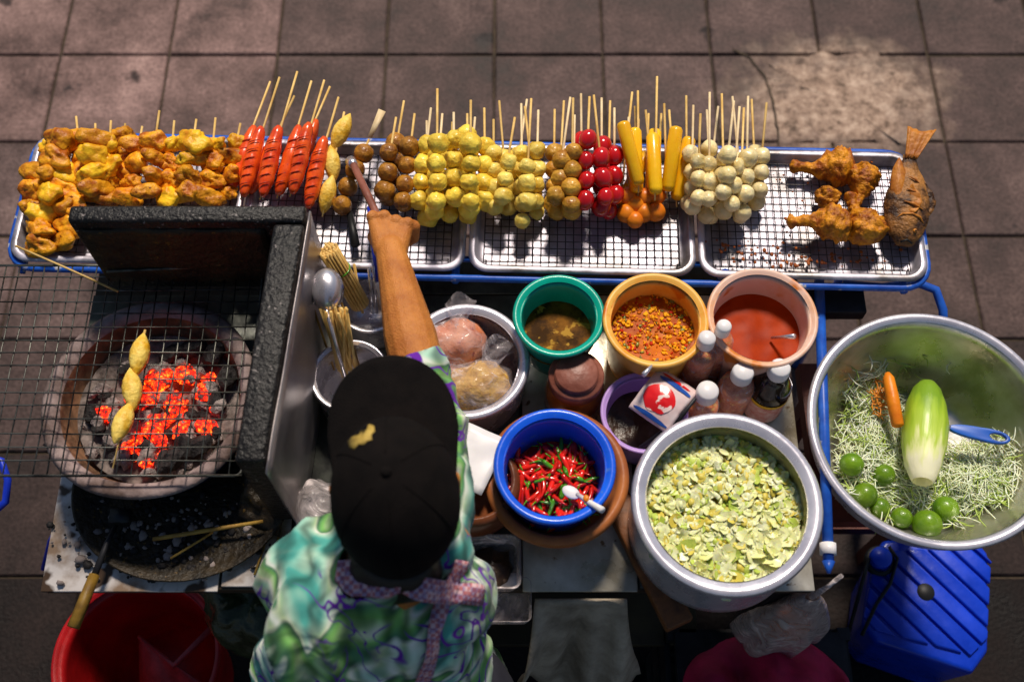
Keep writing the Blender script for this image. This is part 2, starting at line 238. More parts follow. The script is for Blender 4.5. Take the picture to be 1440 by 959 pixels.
    mx = N.new('ShaderNodeMixRGB'); mx.blend_type = 'MULTIPLY'; mx.inputs[0].default_value = 0.8; L.new(ck.outputs[0], mx.inputs[1]); L.new(c2.outputs[0], mx.inputs[2])
    L.new(mx.outputs[0], bs.inputs['Base Color']); bs.inputs['Roughness'].default_value = 0.85; M['check'] = m
setup_mats()
# ---------------------------------------------------------------- mesh building
class MB:
    def __init__(s): s.v = []; s.f = []; s.m = []
    def add(s, vs, fs, mi=0):
        o = len(s.v); s.v += [Vector(v) for v in vs]; s.f += [tuple(i+o for i in f) for f in fs]; s.m += [mi]*len(fs); return s
    def box(s, a, b, mi=0, rot=None, org=None):
        x0,y0,z0 = a; x1,y1,z1 = b
        vs = [Vector(p) for p in ((x0,y0,z0),(x1,y0,z0),(x1,y1,z0),(x0,y1,z0),(x0,y0,z1),(x1,y0,z1),(x1,y1,z1),(x0,y1,z1))]
        if rot is not None:
            org = Vector(org or (0,0,0)); vs = [rot @ (v-org) + org for v in vs]
        return s.add(vs, [(0,3,2,1),(4,5,6,7),(0,1,5,4),(1,2,6,5),(2,3,7,6),(3,0,4,7)], mi)
    def prism(s, pts, z0, z1, mi=0):
        n = len(pts); vs = [(p[0],p[1],z0) for p in pts] + [(p[0],p[1],z1) for p in pts]
        return s.add(vs, [tuple(reversed(range(n))), tuple(range(n,2*n))] + [(i,(i+1)%n,n+(i+1)%n,n+i) for i in range(n)], mi)
    def tube(s, pts, r, seg=8, mi=0, closed=False, caps=True):
        pts = [Vector(p) for p in pts]; n = len(pts)
        rs = r if isinstance(r, (list, tuple)) else [r]*n
        vs = []; up = None
        for i, p in enumerate(pts):
            if closed: d = pts[(i+1)%n] - pts[i-1]
            else: d = pts[min(i+1,n-1)] - pts[max(i-1,0)]
            if d.length < 1e-9: d = Vector((0,0,1))
            d.normalize()
            if up is None: up = Vector((0,0,1)) if abs(d.z) < 0.9 else Vector((1,0,0))
            a = d.cross(up)
            if a.length < 1e-4: a = d.cross(Vector((1,0,0)))
            a.normalize(); b = a.cross(d).normalized(); up = b
            for k in range(seg):
                t = 2*math.pi*k/seg; vs.append(p + (a*math.cos(t) + b*math.sin(t))*rs[i])
        fs = []
        for i in range(n if closed else n-1):
            j = (i+1)%n
            for k in range(seg):
                k2 = (k+1)%seg; fs.append((i*seg+k, j*seg+k, j*seg+k2, i*seg+k2))
        if caps and not closed: fs += [tuple(range(seg)), tuple(reversed(range((n-1)*seg, n*seg)))]
        return s.add(vs, fs, mi)
    def lathe(s, prof, seg=48, mi=0, c=(0,0,0), wob=0.0, closed=False):
        c = Vector(c); vs = []; n = len(prof)
        for (r, z) in prof:
            for k in range(seg):
                t = 2*math.pi*k/seg; rr = r
                if wob: rr = r*(1 + wob*noise.noise(Vector((math.cos(t)*1.3, math.sin(t)*1.3, z*4))))
                vs.append(c + Vector((rr*math.cos(t), rr*math.sin(t), z)))
        fs = [(i*seg+k, i*seg+(k+1)%seg, (i+1)*seg+(k+1)%seg, (i+1)*seg+k) for i in range(n-1) for k in range(seg)]
        return s.add(vs, fs, mi)
    def ball(s, c, r, seg=16, rings=10, mi=0, disp=0.0, freq=30, seed=0, rot=None):
        c = Vector(c); r = Vector(r) if not isinstance(r, (int, float)) else Vector((r,r,r)); vs = []
        for i in range(rings+1):
            ph = math.pi*i/rings
            for k in range(seg):
                t = 2*math.pi*k/seg; d = Vector((math.sin(ph)*math.cos(t), math.sin(ph)*math.sin(t), math.cos(ph)))
                p = Vector((d.x*r.x, d.y*r.y, d.z*r.z))
                if disp:
                    q = p*freq + Vector((seed*3.7, seed*1.9, seed*5.1))
                    p *= 1 + disp*(noise.noise(q) + 0.5*noise.noise(q*2.3))
                if rot is not None: p = rot @ p
                vs.append(c + p)
        fs = [(i*seg+k, (i+1)*seg+k, (i+1)*seg+(k+1)%seg, i*seg+(k+1)%seg) for i in range(rings) for k in range(seg)]
        return s.add(vs, fs, mi)
    def capsule(s, a, b, ra, rb, seg=14, mi=0):
        a = Vector(a); b = Vector(b); d = (b-a); L = d.length
        if L < 1e-6: return s.ball(a, ra, mi=mi)
        d.normalize(); pts = []; rs = []
        for i in range(1,5):
            t = math.pi/2*i/4; pts.append(a - d*ra*math.cos(t)); rs.append(ra*math.sin(t))
        for i in range(1,4): pts.append(a.lerp(b, i/4)); rs.append(ra+(rb-ra)*i/4)
        for i in range(4,0,-1):
            t = math.pi/2*i/4; pts.append(b + d*rb*math.cos(t)); rs.append(rb*math.sin(t))
        return s.tube(pts, rs, seg, mi)
    def grid(s, fn, nu, nv, mi=0):
        vs = [fn(i/nu, j/nv) for i in range(nu+1) for j in range(nv+1)]
        return s.add(vs, [(i*(nv+1)+j, (i+1)*(nv+1)+j, (i+1)*(nv+1)+j+1, i*(nv+1)+j+1) for i in range(nu) for j in range(nv)], mi)
    def mesh(s, name, mats, smooth=True):
        me = bpy.data.meshes.new(name); me.from_pydata([tuple(v) for v in s.v], [], s.f)
        if not isinstance(mats, (list, tuple)): mats = [mats]
        for m in mats: me.materials.append(M[m] if isinstance(m, str) else m)
        for p, mi in zip(me.polygons, s.m): p.material_index = mi; p.use_smooth = smooth
        bm = bmesh.new(); bm.from_mesh(me); bmesh.ops.remove_doubles(bm, verts=bm.verts, dist=1e-6); bmesh.ops.recalc_face_normals(bm, faces=bm.faces); bm.to_mesh(me); bm.free()
        return me
    def build(s, name, mats, parent=None, smooth=True, mods=None):
        o = bpy.data.objects.new(name, s.mesh(name, mats, smooth)); C.objects.link(o)
        if parent: o.parent = parent
        if smooth == 'auto' or smooth is True:
            pass
        return o
def bevel(o, w=0.003, seg=2, angle=40):
    b = o.modifiers.new('bevel', 'BEVEL'); b.width = w; b.segments = seg; b.limit_method = 'ANGLE'; b.angle_limit = R(angle)
    for p in o.data.polygons: p.use_smooth = True
    return o
def sharp(o, angle=35):
    me = o.data
    bm = bmesh.new(); bm.from_mesh(me)
    for e in bm.edges:
        if len(e.link_faces) == 2 and e.calc_face_angle(0) > R(angle): e.smooth = False
    bm.to_mesh(me); bm.free(); return o
def solid(o, t, off=-1):
    s = o.modifiers.new('solid', 'SOLIDIFY'); s.thickness = t; s.offset = off; return o
def subd(o, n=1):
    s = o.modifiers.new('sub', 'SUBSURF'); s.levels = n; s.render_levels = n; return o
def tag(o, label, cat, group=None, kind=None):
    o['label'] = label; o['category'] = cat
    if group: o['group'] = group
    if kind: o['kind'] = kind
    return o
def struct(o): o['kind'] = 'structure'; return o
def thing(name, loc, label, cat, group=None, rz=0):
    o = bpy.data.objects.new(name, None); C.objects.link(o); o.location = loc; o.rotation_euler = (0,0,rz); o.empty_display_size = 0.02
    return tag(o, label, cat, group)
def link(name, me, parent=None, loc=(0,0,0), rot=None, scale=None):
    o = bpy.data.objects.new(name, me); C.objects.link(o); o.location = loc
    if rot is not None: o.rotation_euler = rot
    if scale is not None: o.scale = (scale,)*3 if isinstance(scale, (int, float)) else scale
    if parent: o.parent = parent
    return o
ORD = ['first','second','third','fourth','fifth','sixth','seventh','eighth','ninth','tenth','eleventh','twelfth','thirteenth','fourteenth','fifteenth','sixteenth','seventeenth','eighteenth','nineteenth','twentieth']
# ---------------------------------------------------------------- ground
g = MB().add([(-60,-60,-0.008),(60,-60,-0.008),(60,60,-0.008),(-60,60,-0.008)], [(0,1,2,3)])
M['under'] = mat('dark_grout_and_asphalt', (0.075,0.052,0.03), (0.03,0.022,0.015), 30, 0.85, 0, 0.6, 90)
struct(g.build('ground', 'under'))
def paver_mat():
    m = bpy.data.materials.new('concrete_pavers'); t = nt(m); N = t.nodes; L = t.links; bs = N['Principled BSDF']
    tc = N.new('ShaderNodeTexCoord'); at = N.new('ShaderNodeAttribute'); at.attribute_name = 'tone'
    nz = N.new('ShaderNodeTexNoise'); nz.inputs['Scale'].default_value = 4; nz.inputs['Detail'].default_value = 12; nz.inputs['Roughness'].default_value = 0.74
    L.new(tc.outputs['Object'], nz.inputs['Vector'])
    rp = ramp(t, [(0.34,(0.026,0.016,0.014)), (0.46,(0.080,0.053,0.047)), (0.56,(0.125,0.085,0.076)), (0.72,(0.21,0.148,0.13))]); L.new(nz.outputs['Fac'], rp.inputs[0])
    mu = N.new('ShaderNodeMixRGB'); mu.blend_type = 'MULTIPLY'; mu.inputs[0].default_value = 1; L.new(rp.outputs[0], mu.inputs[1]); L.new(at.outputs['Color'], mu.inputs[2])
    # gum spots and oil drips
    vo = N.new('ShaderNodeTexVoronoi'); vo.inputs['Scale'].default_value = 6.5; vo.inputs['Randomness'].default_value = 1
    wn = N.new('ShaderNodeTexNoise'); wn.inputs['Scale'].default_value = 30; L.new(tc.outputs['Object'], wn.inputs['Vector'])
    ma = N.new('ShaderNodeMixRGB'); ma.inputs[0].default_value = 0.06; L.new(tc.outputs['Object'], ma.inputs[1]); L.new(wn.outputs['Color'], ma.inputs[2]); L.new(ma.outputs[0], vo.inputs['Vector'])
    rs = ramp(t, [(0.12,(1,1,1)), (0.20,(0,0,0))]); L.new(vo.outputs['Distance'], rs.inputs[0])
    sel = ramp(t, [(0.40,(0,0,0)), (0.55,(0.9,0.9,0.9))]); L.new(vo.outputs['Color'], sel.inputs[0])
    m2 = N.new('ShaderNodeMath'); m2.operation = 'MULTIPLY'; L.new(rs.outputs[0], m2.inputs[0]); L.new(sel.outputs[0], m2.inputs[1])
    sp = N.new('ShaderNodeMixRGB'); L.new(m2.outputs[0], sp.inputs[0]); L.new(mu.outputs[0], sp.inputs[1]); sp.inputs[2].default_value = (0.022,0.017,0.017,1)
    fi = N.new('ShaderNodeTexNoise'); fi.inputs['Scale'].default_value = 110; fi.inputs['Detail'].default_value = 4; L.new(tc.outputs['Object'], fi.inputs['Vector'])
    rf = ramp(t, [(0.3,(0.66,0.66,0.66)), (0.7,(1.3,1.3,1.3))]); L.new(fi.outputs['Fac'], rf.inputs[0])
    m3 = N.new('ShaderNodeMixRGB'); m3.blend_type = 'MULTIPLY'; m3.inputs[0].default_value = 1; L.new(sp.outputs[0], m3.inputs[1]); L.new(rf.outputs[0], m3.inputs[2])
    pc = P(1178,142,0)
    mpp = N.new('ShaderNodeMapping'); mpp.inputs['Location'].default_value = (-pc.x/0.34,-pc.y/0.24,0); mpp.inputs['Scale'].default_value = (1/0.34,1/0.24,0); L.new(tc.outputs['Object'], mpp.inputs[0])
    ln = N.new('ShaderNodeVectorMath'); ln.operation = 'LENGTH'; L.new(mpp.outputs[0], ln.inputs[0])
    pn = N.new('ShaderNodeTexNoise'); pn.inputs['Scale'].default_value = 7; pn.inputs['Detail'].default_value = 9; pn.inputs['Roughness'].default_value = 0.7; L.new(tc.outputs['Object'], pn.inputs['Vector'])
    ma2 = N.new('ShaderNodeMath'); ma2.operation = 'MULTIPLY_ADD'; ma2.inputs[1].default_value = 1.7; L.new(pn.outputs['Fac'], ma2.inputs[0]); L.new(ln.outputs['Value'], ma2.inputs[2])
    pr = ramp(t, [(0.0,(1,1,1)), (0.48,(0.9,0.9,0.9)), (0.58,(0.4,0.4,0.4)), (0.70,(0,0,0))]); md = N.new('ShaderNodeMath'); md.operation = 'MULTIPLY'; md.inputs[1].default_value = 0.36; L.new(ma2.outputs[0], md.inputs[0]); L.new(md.outputs[0], pr.inputs[0])
    pcn = N.new('ShaderNodeTexNoise'); pcn.inputs['Scale'].default_value = 26; pcn.inputs['Detail'].default_value = 10; pcn.inputs['Roughness'].default_value = 0.75; L.new(tc.outputs['Object'], pcn.inputs['Vector'])
    prc = ramp(t, [(0.36,(0.10,0.065,0.045)), (0.50,(0.38,0.26,0.19)), (0.64,(0.62,0.46,0.35))]); L.new(pcn.outputs['Fac'], prc.inputs[0])
    pm_ = N.new('ShaderNodeMixRGB'); L.new(pr.outputs[0], pm_.inputs[0]); L.new(m3.outputs[0], pm_.inputs[1]); L.new(prc.outputs[0], pm_.inputs[2])
    L.new(pm_.outputs[0], bs.inputs['Base Color'])
    bs.inputs['Specular IOR Level'].default_value = 0.16
    rr = ramp(t, [(0.35,(0.5,)*3), (0.6,(0.8,)*3)]); L.new(nz.outputs['Fac'], rr.inputs[0]); L.new(rr.outputs[0], bs.inputs['Roughness'])
    ad = N.new('ShaderNodeMath'); ad.operation = 'ADD'; L.new(fi.outputs['Fac'], ad.inputs[0]); L.new(nz.outputs['Fac'], ad.inputs[1])
    bp = N.new('ShaderNodeBump'); bp.inputs['Strength'].default_value = 0.55; bp.inputs['Distance'].default_value = 0.004
    L.new(ad.outputs[0], bp.inputs['Height']); L.new(bp.outputs[0], bs.inputs['Normal']); return m
M['paver'] = paver_mat()
def pavement():
    b = MB(); tones = []; TW, TD = 0.3147, 0.3050; x0, y0 = -1.3104, 2.160
    rr = random.Random(3)
    for i in range(-9, 19):
        for j in range(-13, 6):
            cx = x0 + (i+0.5)*TW; cy = y0 + (j+0.5)*TD
            g_ = 0.0032; dx = TW/2-g_; dy = TD/2-g_; a = rr.uniform(-0.004,0.004); dz = rr.uniform(-0.0015,0.0015)
            bv = 0.004; M3 = Matrix.Rotation(a, 3, 'Z'); jx, jy = rr.uniform(-.001,.001), rr.uniform(-.001,.001)
            def loop(e, z):
                return [M3 @ Vector((sx*(dx-e), sy*(dy-e), 0)) + Vector((cx+jx, cy+jy, z)) for sx, sy in ((-1,-1),(1,-1),(1,1),(-1,1))]
            vs = loop(0,-0.012)+loop(0,dz-bv)+loop(bv,dz)
            fs = []
            for l in range(2):
                for k in range(4): fs.append((l*4+k, l*4+(k+1)%4, (l+1)*4+(k+1)%4, (l+1)*4+k))
            fs.append((8,9,10,11)); b.add(vs, fs)
            tn = rr.uniform(0.86, 1.12)
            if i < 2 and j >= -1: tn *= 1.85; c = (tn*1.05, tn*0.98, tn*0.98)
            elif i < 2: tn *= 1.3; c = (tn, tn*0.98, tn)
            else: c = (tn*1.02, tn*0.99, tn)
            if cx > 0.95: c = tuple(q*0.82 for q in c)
            if cy < 1.55: d = max(0.14, 1 - (1.55-cy)*0.95)*rr.uniform(.88,1.12); c = tuple(q*d for q in c)      # falloff of light painted into the tile tones, darker nearer the camera
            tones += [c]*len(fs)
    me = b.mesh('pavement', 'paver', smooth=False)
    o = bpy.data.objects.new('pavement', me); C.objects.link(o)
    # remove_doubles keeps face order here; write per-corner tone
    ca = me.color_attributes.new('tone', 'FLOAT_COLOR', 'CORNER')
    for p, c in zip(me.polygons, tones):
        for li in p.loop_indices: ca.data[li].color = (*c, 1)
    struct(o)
pavement()
# worn concrete repair over the broken pavers
M['patch'] = mat('rough_concrete_repair', (0.44,0.31,0.23), (0.062,0.043,0.040), 7, 0.75, 0, 1.0, 40, detail=14, lo=0.40, hi=0.62, speck=(9,0.58,(0.07,0.05,0.045)))
def patch():
    pts = [(1052,86),(1080,78),(1120,84),(1160,72),(1230,76),(1262,84),(1268,110),(1280,140),(1296,176),(1300,200),(1262,208),(1200,204),(1150,205),(1094,208),(1090,170),(1086,140),(1072,112)]
    w = [P(x,y,0) for x,y in pts]; out = []
    for i in range(len(w)):
        a, c = w[i], w[(i+1)%len(w)]
        for k in range(6):
            p = a.lerp(c, k/6); n = noise.noise(p*11)*0.045 + noise.noise(p*40)*0.014
            out.append(Vector((p.x+n, p.y+n*0.8, 0)))
    b = MB(); n = len(out); cen = sum(out, Vector())/n
    rings = [1.0, 0.97, 0.85, 0.65, 0.42, 0.2]; vs = []
    for q, t in enumerate(rings):
        for p in out:
            v = cen.lerp(p, t); v.z = (-0.004 if q == 0 else 0.0008 + 0.0022*(noise.noise(v*9)+0.4)*(1 if q > 1 else 0.2)); vs.append(v)
    vs.append(Vector((cen.x, cen.y, 0.006)))
    fs = [(l*n+k, l*n+(k+1)%n, (l+1)*n+(k+1)%n, (l+1)*n+k) for l in range(len(rings)-1) for k in range(n)]
    fs += [((len(rings)-1)*n+k, (len(rings)-1)*n+(k+1)%n, len(vs)-1) for k in range(n)]
    b.add(vs, fs); po_ = b.build('pavement_repair', 'paver'); struct(po_); ca = po_.data.color_attributes.new('tone','FLOAT_COLOR','CORNER')
    for dd_ in ca.data: dd_.color = (1,1,1,1)
    # dark open cracks
    cr = MB()
    for path in ([(1030,70),(1052,80),(1075,108),(1086,140),(1092,175),(1095,205)],):
        pp = [P(x,y,0.0022) for x,y in path]; fine = []
        for a, c in zip(pp, pp[1:]):
            for k in range(6): p = a.lerp(c, k/6); fine.append(p + Vector((noise.noise(p*60)*0.004, 0, 0.002)))
        fine.append(pp[-1]); vs = []; 
        for i, p in enumerate(fine):
            d = (fine[min(i+1,len(fine)-1)] - fine[max(i-1,0)]).normalized(); nn = Vector((-d.y, d.x, 0))*(0.0022+0.0022*abs(noise.noise(p*40))); vs += [p+nn, p-nn]
        cr.add(vs, [(2*i,2*i+1,2*i+3,2*i+2) for i in range(len(fine)-1)])
    struct(cr.build('pavement_cracks', 'under'))
patch()
# ---------------------------------------------------------------- the cart
ZT = 0.80
fl = P(57,828,ZT); fr = P(1147,832,ZT); XL, XR, YF = fl.x, fr.x, fl.y; YB = 1.02
cart = thing('food_cart', ((XL+XR)/2, 0.75, 0), 'blue framed street food cart with stained boards and sheet metal top', 'cart')
co = cart.location.copy()
def cpart(b, name, m, smooth=False, bv=0):
    for i in range(len(b.v)): b.v[i] = b.v[i] - co
    o = b.build(name, m, cart, smooth)
    if bv: bevel(o, bv)
    return o
cpart(MB().box((XL,YF,ZT-0.03),(XR,YB,ZT-0.006)), 'tabletop', 'darkwood', bv=0.002)
def sheet(px0, px1, m, name='top_panel', y0=None, y1=None, z=ZT, t=0.006):
    a = P(px0,828,ZT).x; c = P(px1,828,ZT).x
    cpart(MB().box((a,(y0 if y0 is not None else YF-0.004),z-t),(c,(y1 if y1 is not None else 0.95),z)), name, m, bv=0.0015)
sheet(57,306,'laminate',y1=YF+0.20); sheet(310,402,'laminate',y0=YF+0.004,y1=YF+0.17); sheet(57,402,'darksheet',name='stove_plate',y0=YF+0.203); sheet(405,730,'darksheet', y0=YF+0.002)
sheet(735,897,'sheet'); sheet(900,926,'darksheet',y0=YF+0.002); sheet(930,1146,'sheet',y0=YF-0.003)
# grey back sheet behind the pots
cpart(MB().box((-0.16,0.952,ZT-0.005),(0.50,1.018,ZT+0.001)), 'back_sheet', 'darksheet', bv=0.001)
# blue rail round the trays
RZ = -0.026; TC = P(660,288,0.90); TRX, TRY = 0.80, 0.138
rot = Matrix.Rotation(RZ,3,'Z')
def tr(x,y,z): return rot @ Vector((x,y,0)) + Vector((TC.x,TC.y,z))
def rrect(hx, hy, r, n=6):
    out = []
    for cx, cy, a0 in ((hx-r,hy-r,0),(-hx+r,hy-r,90),(-hx+r,-hy+r,180),(hx-r,-hy+r,270)):
        for k in range(n+1):
            a = R(a0+90*k/n); out.append((cx+r*math.cos(a), cy+r*math.sin(a)))
    return out
cpart(MB().tube([tr(x,y,0.885) for x,y in rrect(TRX,TRY+0.002,0.05)], 0.0065, 8, closed=True), 'tray_rail', 'bluepaint', True)
b = MB()
for x in (-0.78,-0.4,-0.02,0.36,0.76): b.tube([tr(x,-TRY,0.866), tr(x,TRY,0.866)], 0.007, 6)
for y in (-0.09,0.09): b.tube([tr(-TRX,y,0.864), tr(TRX,y,0.864)], 0.006, 6)
cpart(b, 'tray_support', 'bluepaint', True)
for x, y in ((-0.79,0.12),(0.79,0.12),(0.45,-0.12),(0.0,0.12)):
    p = tr(x,y,0); b = MB().tube([(p.x,p.y,0.0),(p.x,p.y,0.88)], 0.014, 8); cpart(b, 'post', 'bluepaint', True)
for x, y in ((XL+0.03,YF+0.26),(XR-0.03,YF+0.03),(XL+0.03,YB-0.04),(XR-0.03,YB-0.04)):
    cpart(MB().box((x-0.017,y-0.017,0.0),(x+0.017,y+0.017,ZT-0.03)), 'leg', 'iron', bv=0.002)
cpart(MB().box((XL+0.02,YF+0.02,ZT-0.075),(XR-0.02,YF+0.035,ZT-0.031)), 'apron_rail', 'iron')
cpart(MB().box((XL+0.25,YF-0.005,0.33),(XR-0.12,YB-0.1,0.35)), 'lower_shelf', 'shelf', bv=0.003)
# blue bar running back to front at the right edge, its end wrapped in white tape
pa, pb = P(1152,395,0.835), P(1165,790,0.835)
cpart(MB().tube([pa, pa.lerp(pb,.5), pb], 0.009, 10), 'side_bar', 'bluepaint', True)
d = (pb-pa).normalized(); cpart(MB().tube([pb-d*0.030, pb-d*0.012], 0.0135, 10), 'tape', 'white', True)
cpart(MB().tube([pb-d*0.001, pb+d*0.018], [0.0105,0.003], 10), 'bar_tip', 'bluepaint', True)
# bent blue bar sticking out past the right end
cpart(MB().tube([P(1185,400,0.83),P(1240,404,0.83),P(1290,398,0.83),P(1316,408,0.83),P(1326,436,0.82),P(1327,470,0.80)], 0.008, 8), 'bent_bar', 'bluepaint', True)
cpart(MB().box((XR-0.02,0.90,0.80),(XR+0.14,0.955,0.83)).box((XR-0.01,0.86,0.79),(XR+0.03,1.10,0.81)), 'corner_bracket', 'iron', bv=0.003)
# ---------------------------------------------------------------- trays
def tray_mesh(hx, hy, h=0.022, r=0.035):
    b = MB(); loops = []
    for e, z in ((0.0,h-0.006),(-0.0005,h-0.002),(0.002,h),(0.009,h),(0.011,h-0.001),(0.016,0.004),(0.020,0.0015),(0.026,0.0)):
        loops.append([(x,y,z) for x,y in rrect(hx-e, hy-e, max(0.012, r-e*0.6))])
    n = len(loops[0]); vs = [p for l in loops for p in l]
    fs = [(i*n+k, i*n+(k+1)%n, (i+1)*n+(k+1)%n, (i+1)*n+k) for i in range(len(loops)-1) for k in range(n)]
    fs.append(tuple((len(loops)-1)*n+k for k in range(n))); b.add(vs, fs); return b
TZ = 0.878
HX, HY = 0.1965, 0.132
trays = [(-0.5985,'left end aluminium tray holding the fried chicken skewers'),(-0.1995,'aluminium tray with wire rack under the sausages and yellow balls'),(0.1995,'shallow aluminium tray with wire rack below the red balls'),(0.5985,'right end aluminium tray holding drumsticks and a whole fish')]
tm = tray_mesh(HX, HY).mesh('tray_pan', 'tray_alu'); 
rb = MB()
nx = 25; ny = 16
for i in range(nx): 
    x = -HX+0.026 + (2*HX-0.052)*i/(nx-1); rb.tube([(x,-HY+0.024,0.0085),(x,HY-0.024,0.0085)], 0.0010, 4)
for j in range(ny):
    y = -HY+0.024 + (2*HY-0.048)*j/(ny-1); rb.tube([(-HX+0.026,y,0.0100),(HX-0.026,y,0.0100)], 0.0010, 4)
for sx in (-1,1):
    for sy in (-1,1): rb.tube([(sx*(HX-0.03),sy*(HY-0.028),0.0095),(sx*(HX-0.03),sy*(HY-0.028),0.001)], 0.0015, 5)
rm = rb.mesh('wire_rack', 'wire')
for x, lb in trays:
    o = thing('tray', tr(x,0,TZ), lb, 'tray', 'aluminium trays in the blue rail', RZ)
    link('pan', tm, o); 
    k = link('wire_rack', rm); k.location = tr(x,0,TZ); k.rotation_euler = (0,0,RZ); tag(k, 'fine wire rack lying in the ' + lb.replace(' aluminium',' ').replace('  ',' ').split(' with')[0], 'wire rack', 'wire racks in the trays')
ZB = TZ + 0.0115    # food rests on the rack
# ---------------------------------------------------------------- skewered food
def ballmesh(name, m, r, disp=0.07, freq=60, n=3, squash=(1,1,1), seg=18):
    out = []
    for i in range(n):
        out.append(MB().ball((0,0,0), (r*squash[0], r*squash[1], r*squash[2]), seg, 12, 0, disp, freq, i*3+len(name)).mesh(name, m))
    return out
STICK = {}
def stick_mesh(L, m='bamboo', r=0.0021):
    k = (round(L,3), m, r)
    if k not in STICK: STICK[k] = MB().tube([(0,-0.012,0),(0,L*0.5,0),(0,L,0)], [r*0.6,r,r], 6).mesh('stick', m)
    return STICK[k]
def orient(o, A, B):
    o.rotation_mode = 'QUATERNION'; o.rotation_quaternion = Vector((0,1,0)).rotation_difference(B-A)
def skewer(name, A, B, label, cat, group, items, stickm='bamboo', r=0.0021):
    o = thing(name, A, label, cat, group); orient(o, A, B)
    link('stick', stick_mesh((B-A).length, stickm, r), o)
    for (nm, me, y, sc, roll) in items:
        link(nm, me, o, (rnd.uniform(-1,1)*0.0022, y, rnd.uniform(-1,1)*0.0022), (rnd.uniform(-.2,.2), roll, rnd.uniform(-.35,.35)), sc)
    return o
def row(rows, name, part, meshes, r, nb, sp, cat, group, desc, stickm='bamboo', ytop=190):
    """rows: (bottom x, bottom y, layer, tip x, tip y). One skewer each, counted from the left."""
    rows = sorted(rows, key=lambda q: (q[3]))
    for i, q in enumerate(rows):
        bx, by, lay, tx, ty = q[:5]; n = q[5] if len(q) > 5 else nb
        z = ZB + r + lay*r*1.55
        A = P(bx, by, z); zt = z + 0.045 + 0.01*lay
        bx += rnd.uniform(-3,3); by += rnd.uniform(-7,7); A = P(bx, by, z)
        B = P(tx, ty, zt); items = []
        while n > 2 and proj(A + (B-A).normalized()*((n-1)*sp+r*0.8))[1] < ytop: n -= 1
        for k in range(n): items.append((part, rnd.choice(meshes), k*sp+rnd.uniform(-.0015,.0015), rnd.uniform(0.88,1.10), rnd.uniform(0,6)))
        where = 'top' if lay >= 2 else ('middle' if lay == 1 else 'bottom')
        skewer(name, A, B, f'{desc}, {ORD[i]} from the left, in the {where} layer', cat, group, items, rnd.choice(['bamboo','bamboo_pale','bamboo']) if stickm == 'bamboo' else stickm)
RB = 0.0175
yb = ballmesh('fish_ball','yball',RB,0.20,75,5); yb2 = ballmesh('ball','yball2',RB*0.9,0.20,75,5)
ob = ballmesh('ball','oball',RB*0.98,0.10,80); bb = ballmesh('ball','bball',RB*1.03,0.07,70)
rbm = ballmesh('ball','rball',RB*1.0,0.02,40, squash=(0.92,1.08,0.92)); gb = ballmesh('ball','gball',RB*0.88,0.12,70,5)
orb = ballmesh('ball','orangeball',RB*0.95,0.06,50)
SP = 0.0325
row([(548,278,0,568,142,4),(566,283,1,583,160,4),(541,272,1,557,165,4)], 'meatball_skewer','meatball',bb,RB,4,SP,'skewer','brown meatball skewers','brown fried meatball skewer behind the hand',ytop=188)
row([(593,275,1,606,152,5),(600,300,0,600,170,4),(617,283,3,615,125,5),(612,298,1,622,160,4),(640,280,2,638,158,5),(630,300,0,636,172,5),(660,298,1,657,160,5),(664,290,3,662,141,5),(655,302,0,668,165,4),(684,290,1,681,152,5)],
    'fish_ball_skewer','fish_ball',yb,RB,5,SP,'skewer','bright yellow fish ball skewers','bright yellow fish ball skewer',ytop=176)
row([(697,286,1,694,168,5),(712,296,0,702,142,5),(706,278,2,724,165,4),(722,292,0,741,140,5),(735,305,1,733,146,5),(740,282,2,747,139,4),(756,288,1,757,155,4),(752,298,0,738,150,4)],
    'fish_ball_skewer','fish_ball',yb2,RB*0.9,5,SP*0.93,'skewer','pale yellow fish ball skewers','small pale yellow fish ball skewer',ytop=203)
row([(779,288,0,780,154,5),(786,302,0,793,142,5),(784,276,2,802,137,4),(801,285,2,806,138,5),(803,300,1,808,162,5)],
    'meatball_skewer','meatball',ob,RB,5,SP*0.97,'skewer','olive brown meatball skewers','olive brown ball skewer by the red balls',ytop=201)
row([(818,275,1,817,132,4),(823,280,2,829,136,4),(846,290,1,846,138,4),(851,283,2,835,134,4),(855,297,0,858,142,4),(862,280,1,864,152,4)],
    'red_ball_skewer','red_ball',rbm,RB,4,SP*1.08,'skewer','shiny red ball skewers','glossy dark red ball skewer',ytop=184)
row([(963,285,0,965,135,5),(972,290,1,975,148,5),(983,276,2,985,160,4),(1002,300,0,994,155,5),(1000,286,2,998,130,5),(1019,296,1,1015,132,5),(1018,276,3,1032,142,5),(1033,289,2,1040,150,5),(1047,300,1,1030,136,5),(1050,280,2,1052,136,4),(1062,285,0,1057,140,4),(1066,272,1,1078,145,4),(990,300,0,1010,150,4),(1040,302,0,1046,152,4)],
    'fish_ball_skewer','fish_ball',gb,RB*0.95,5,SP*0.95,'skewer','pale greenish fish ball skewers','pale greenish cream fish ball skewer',ytop=200)
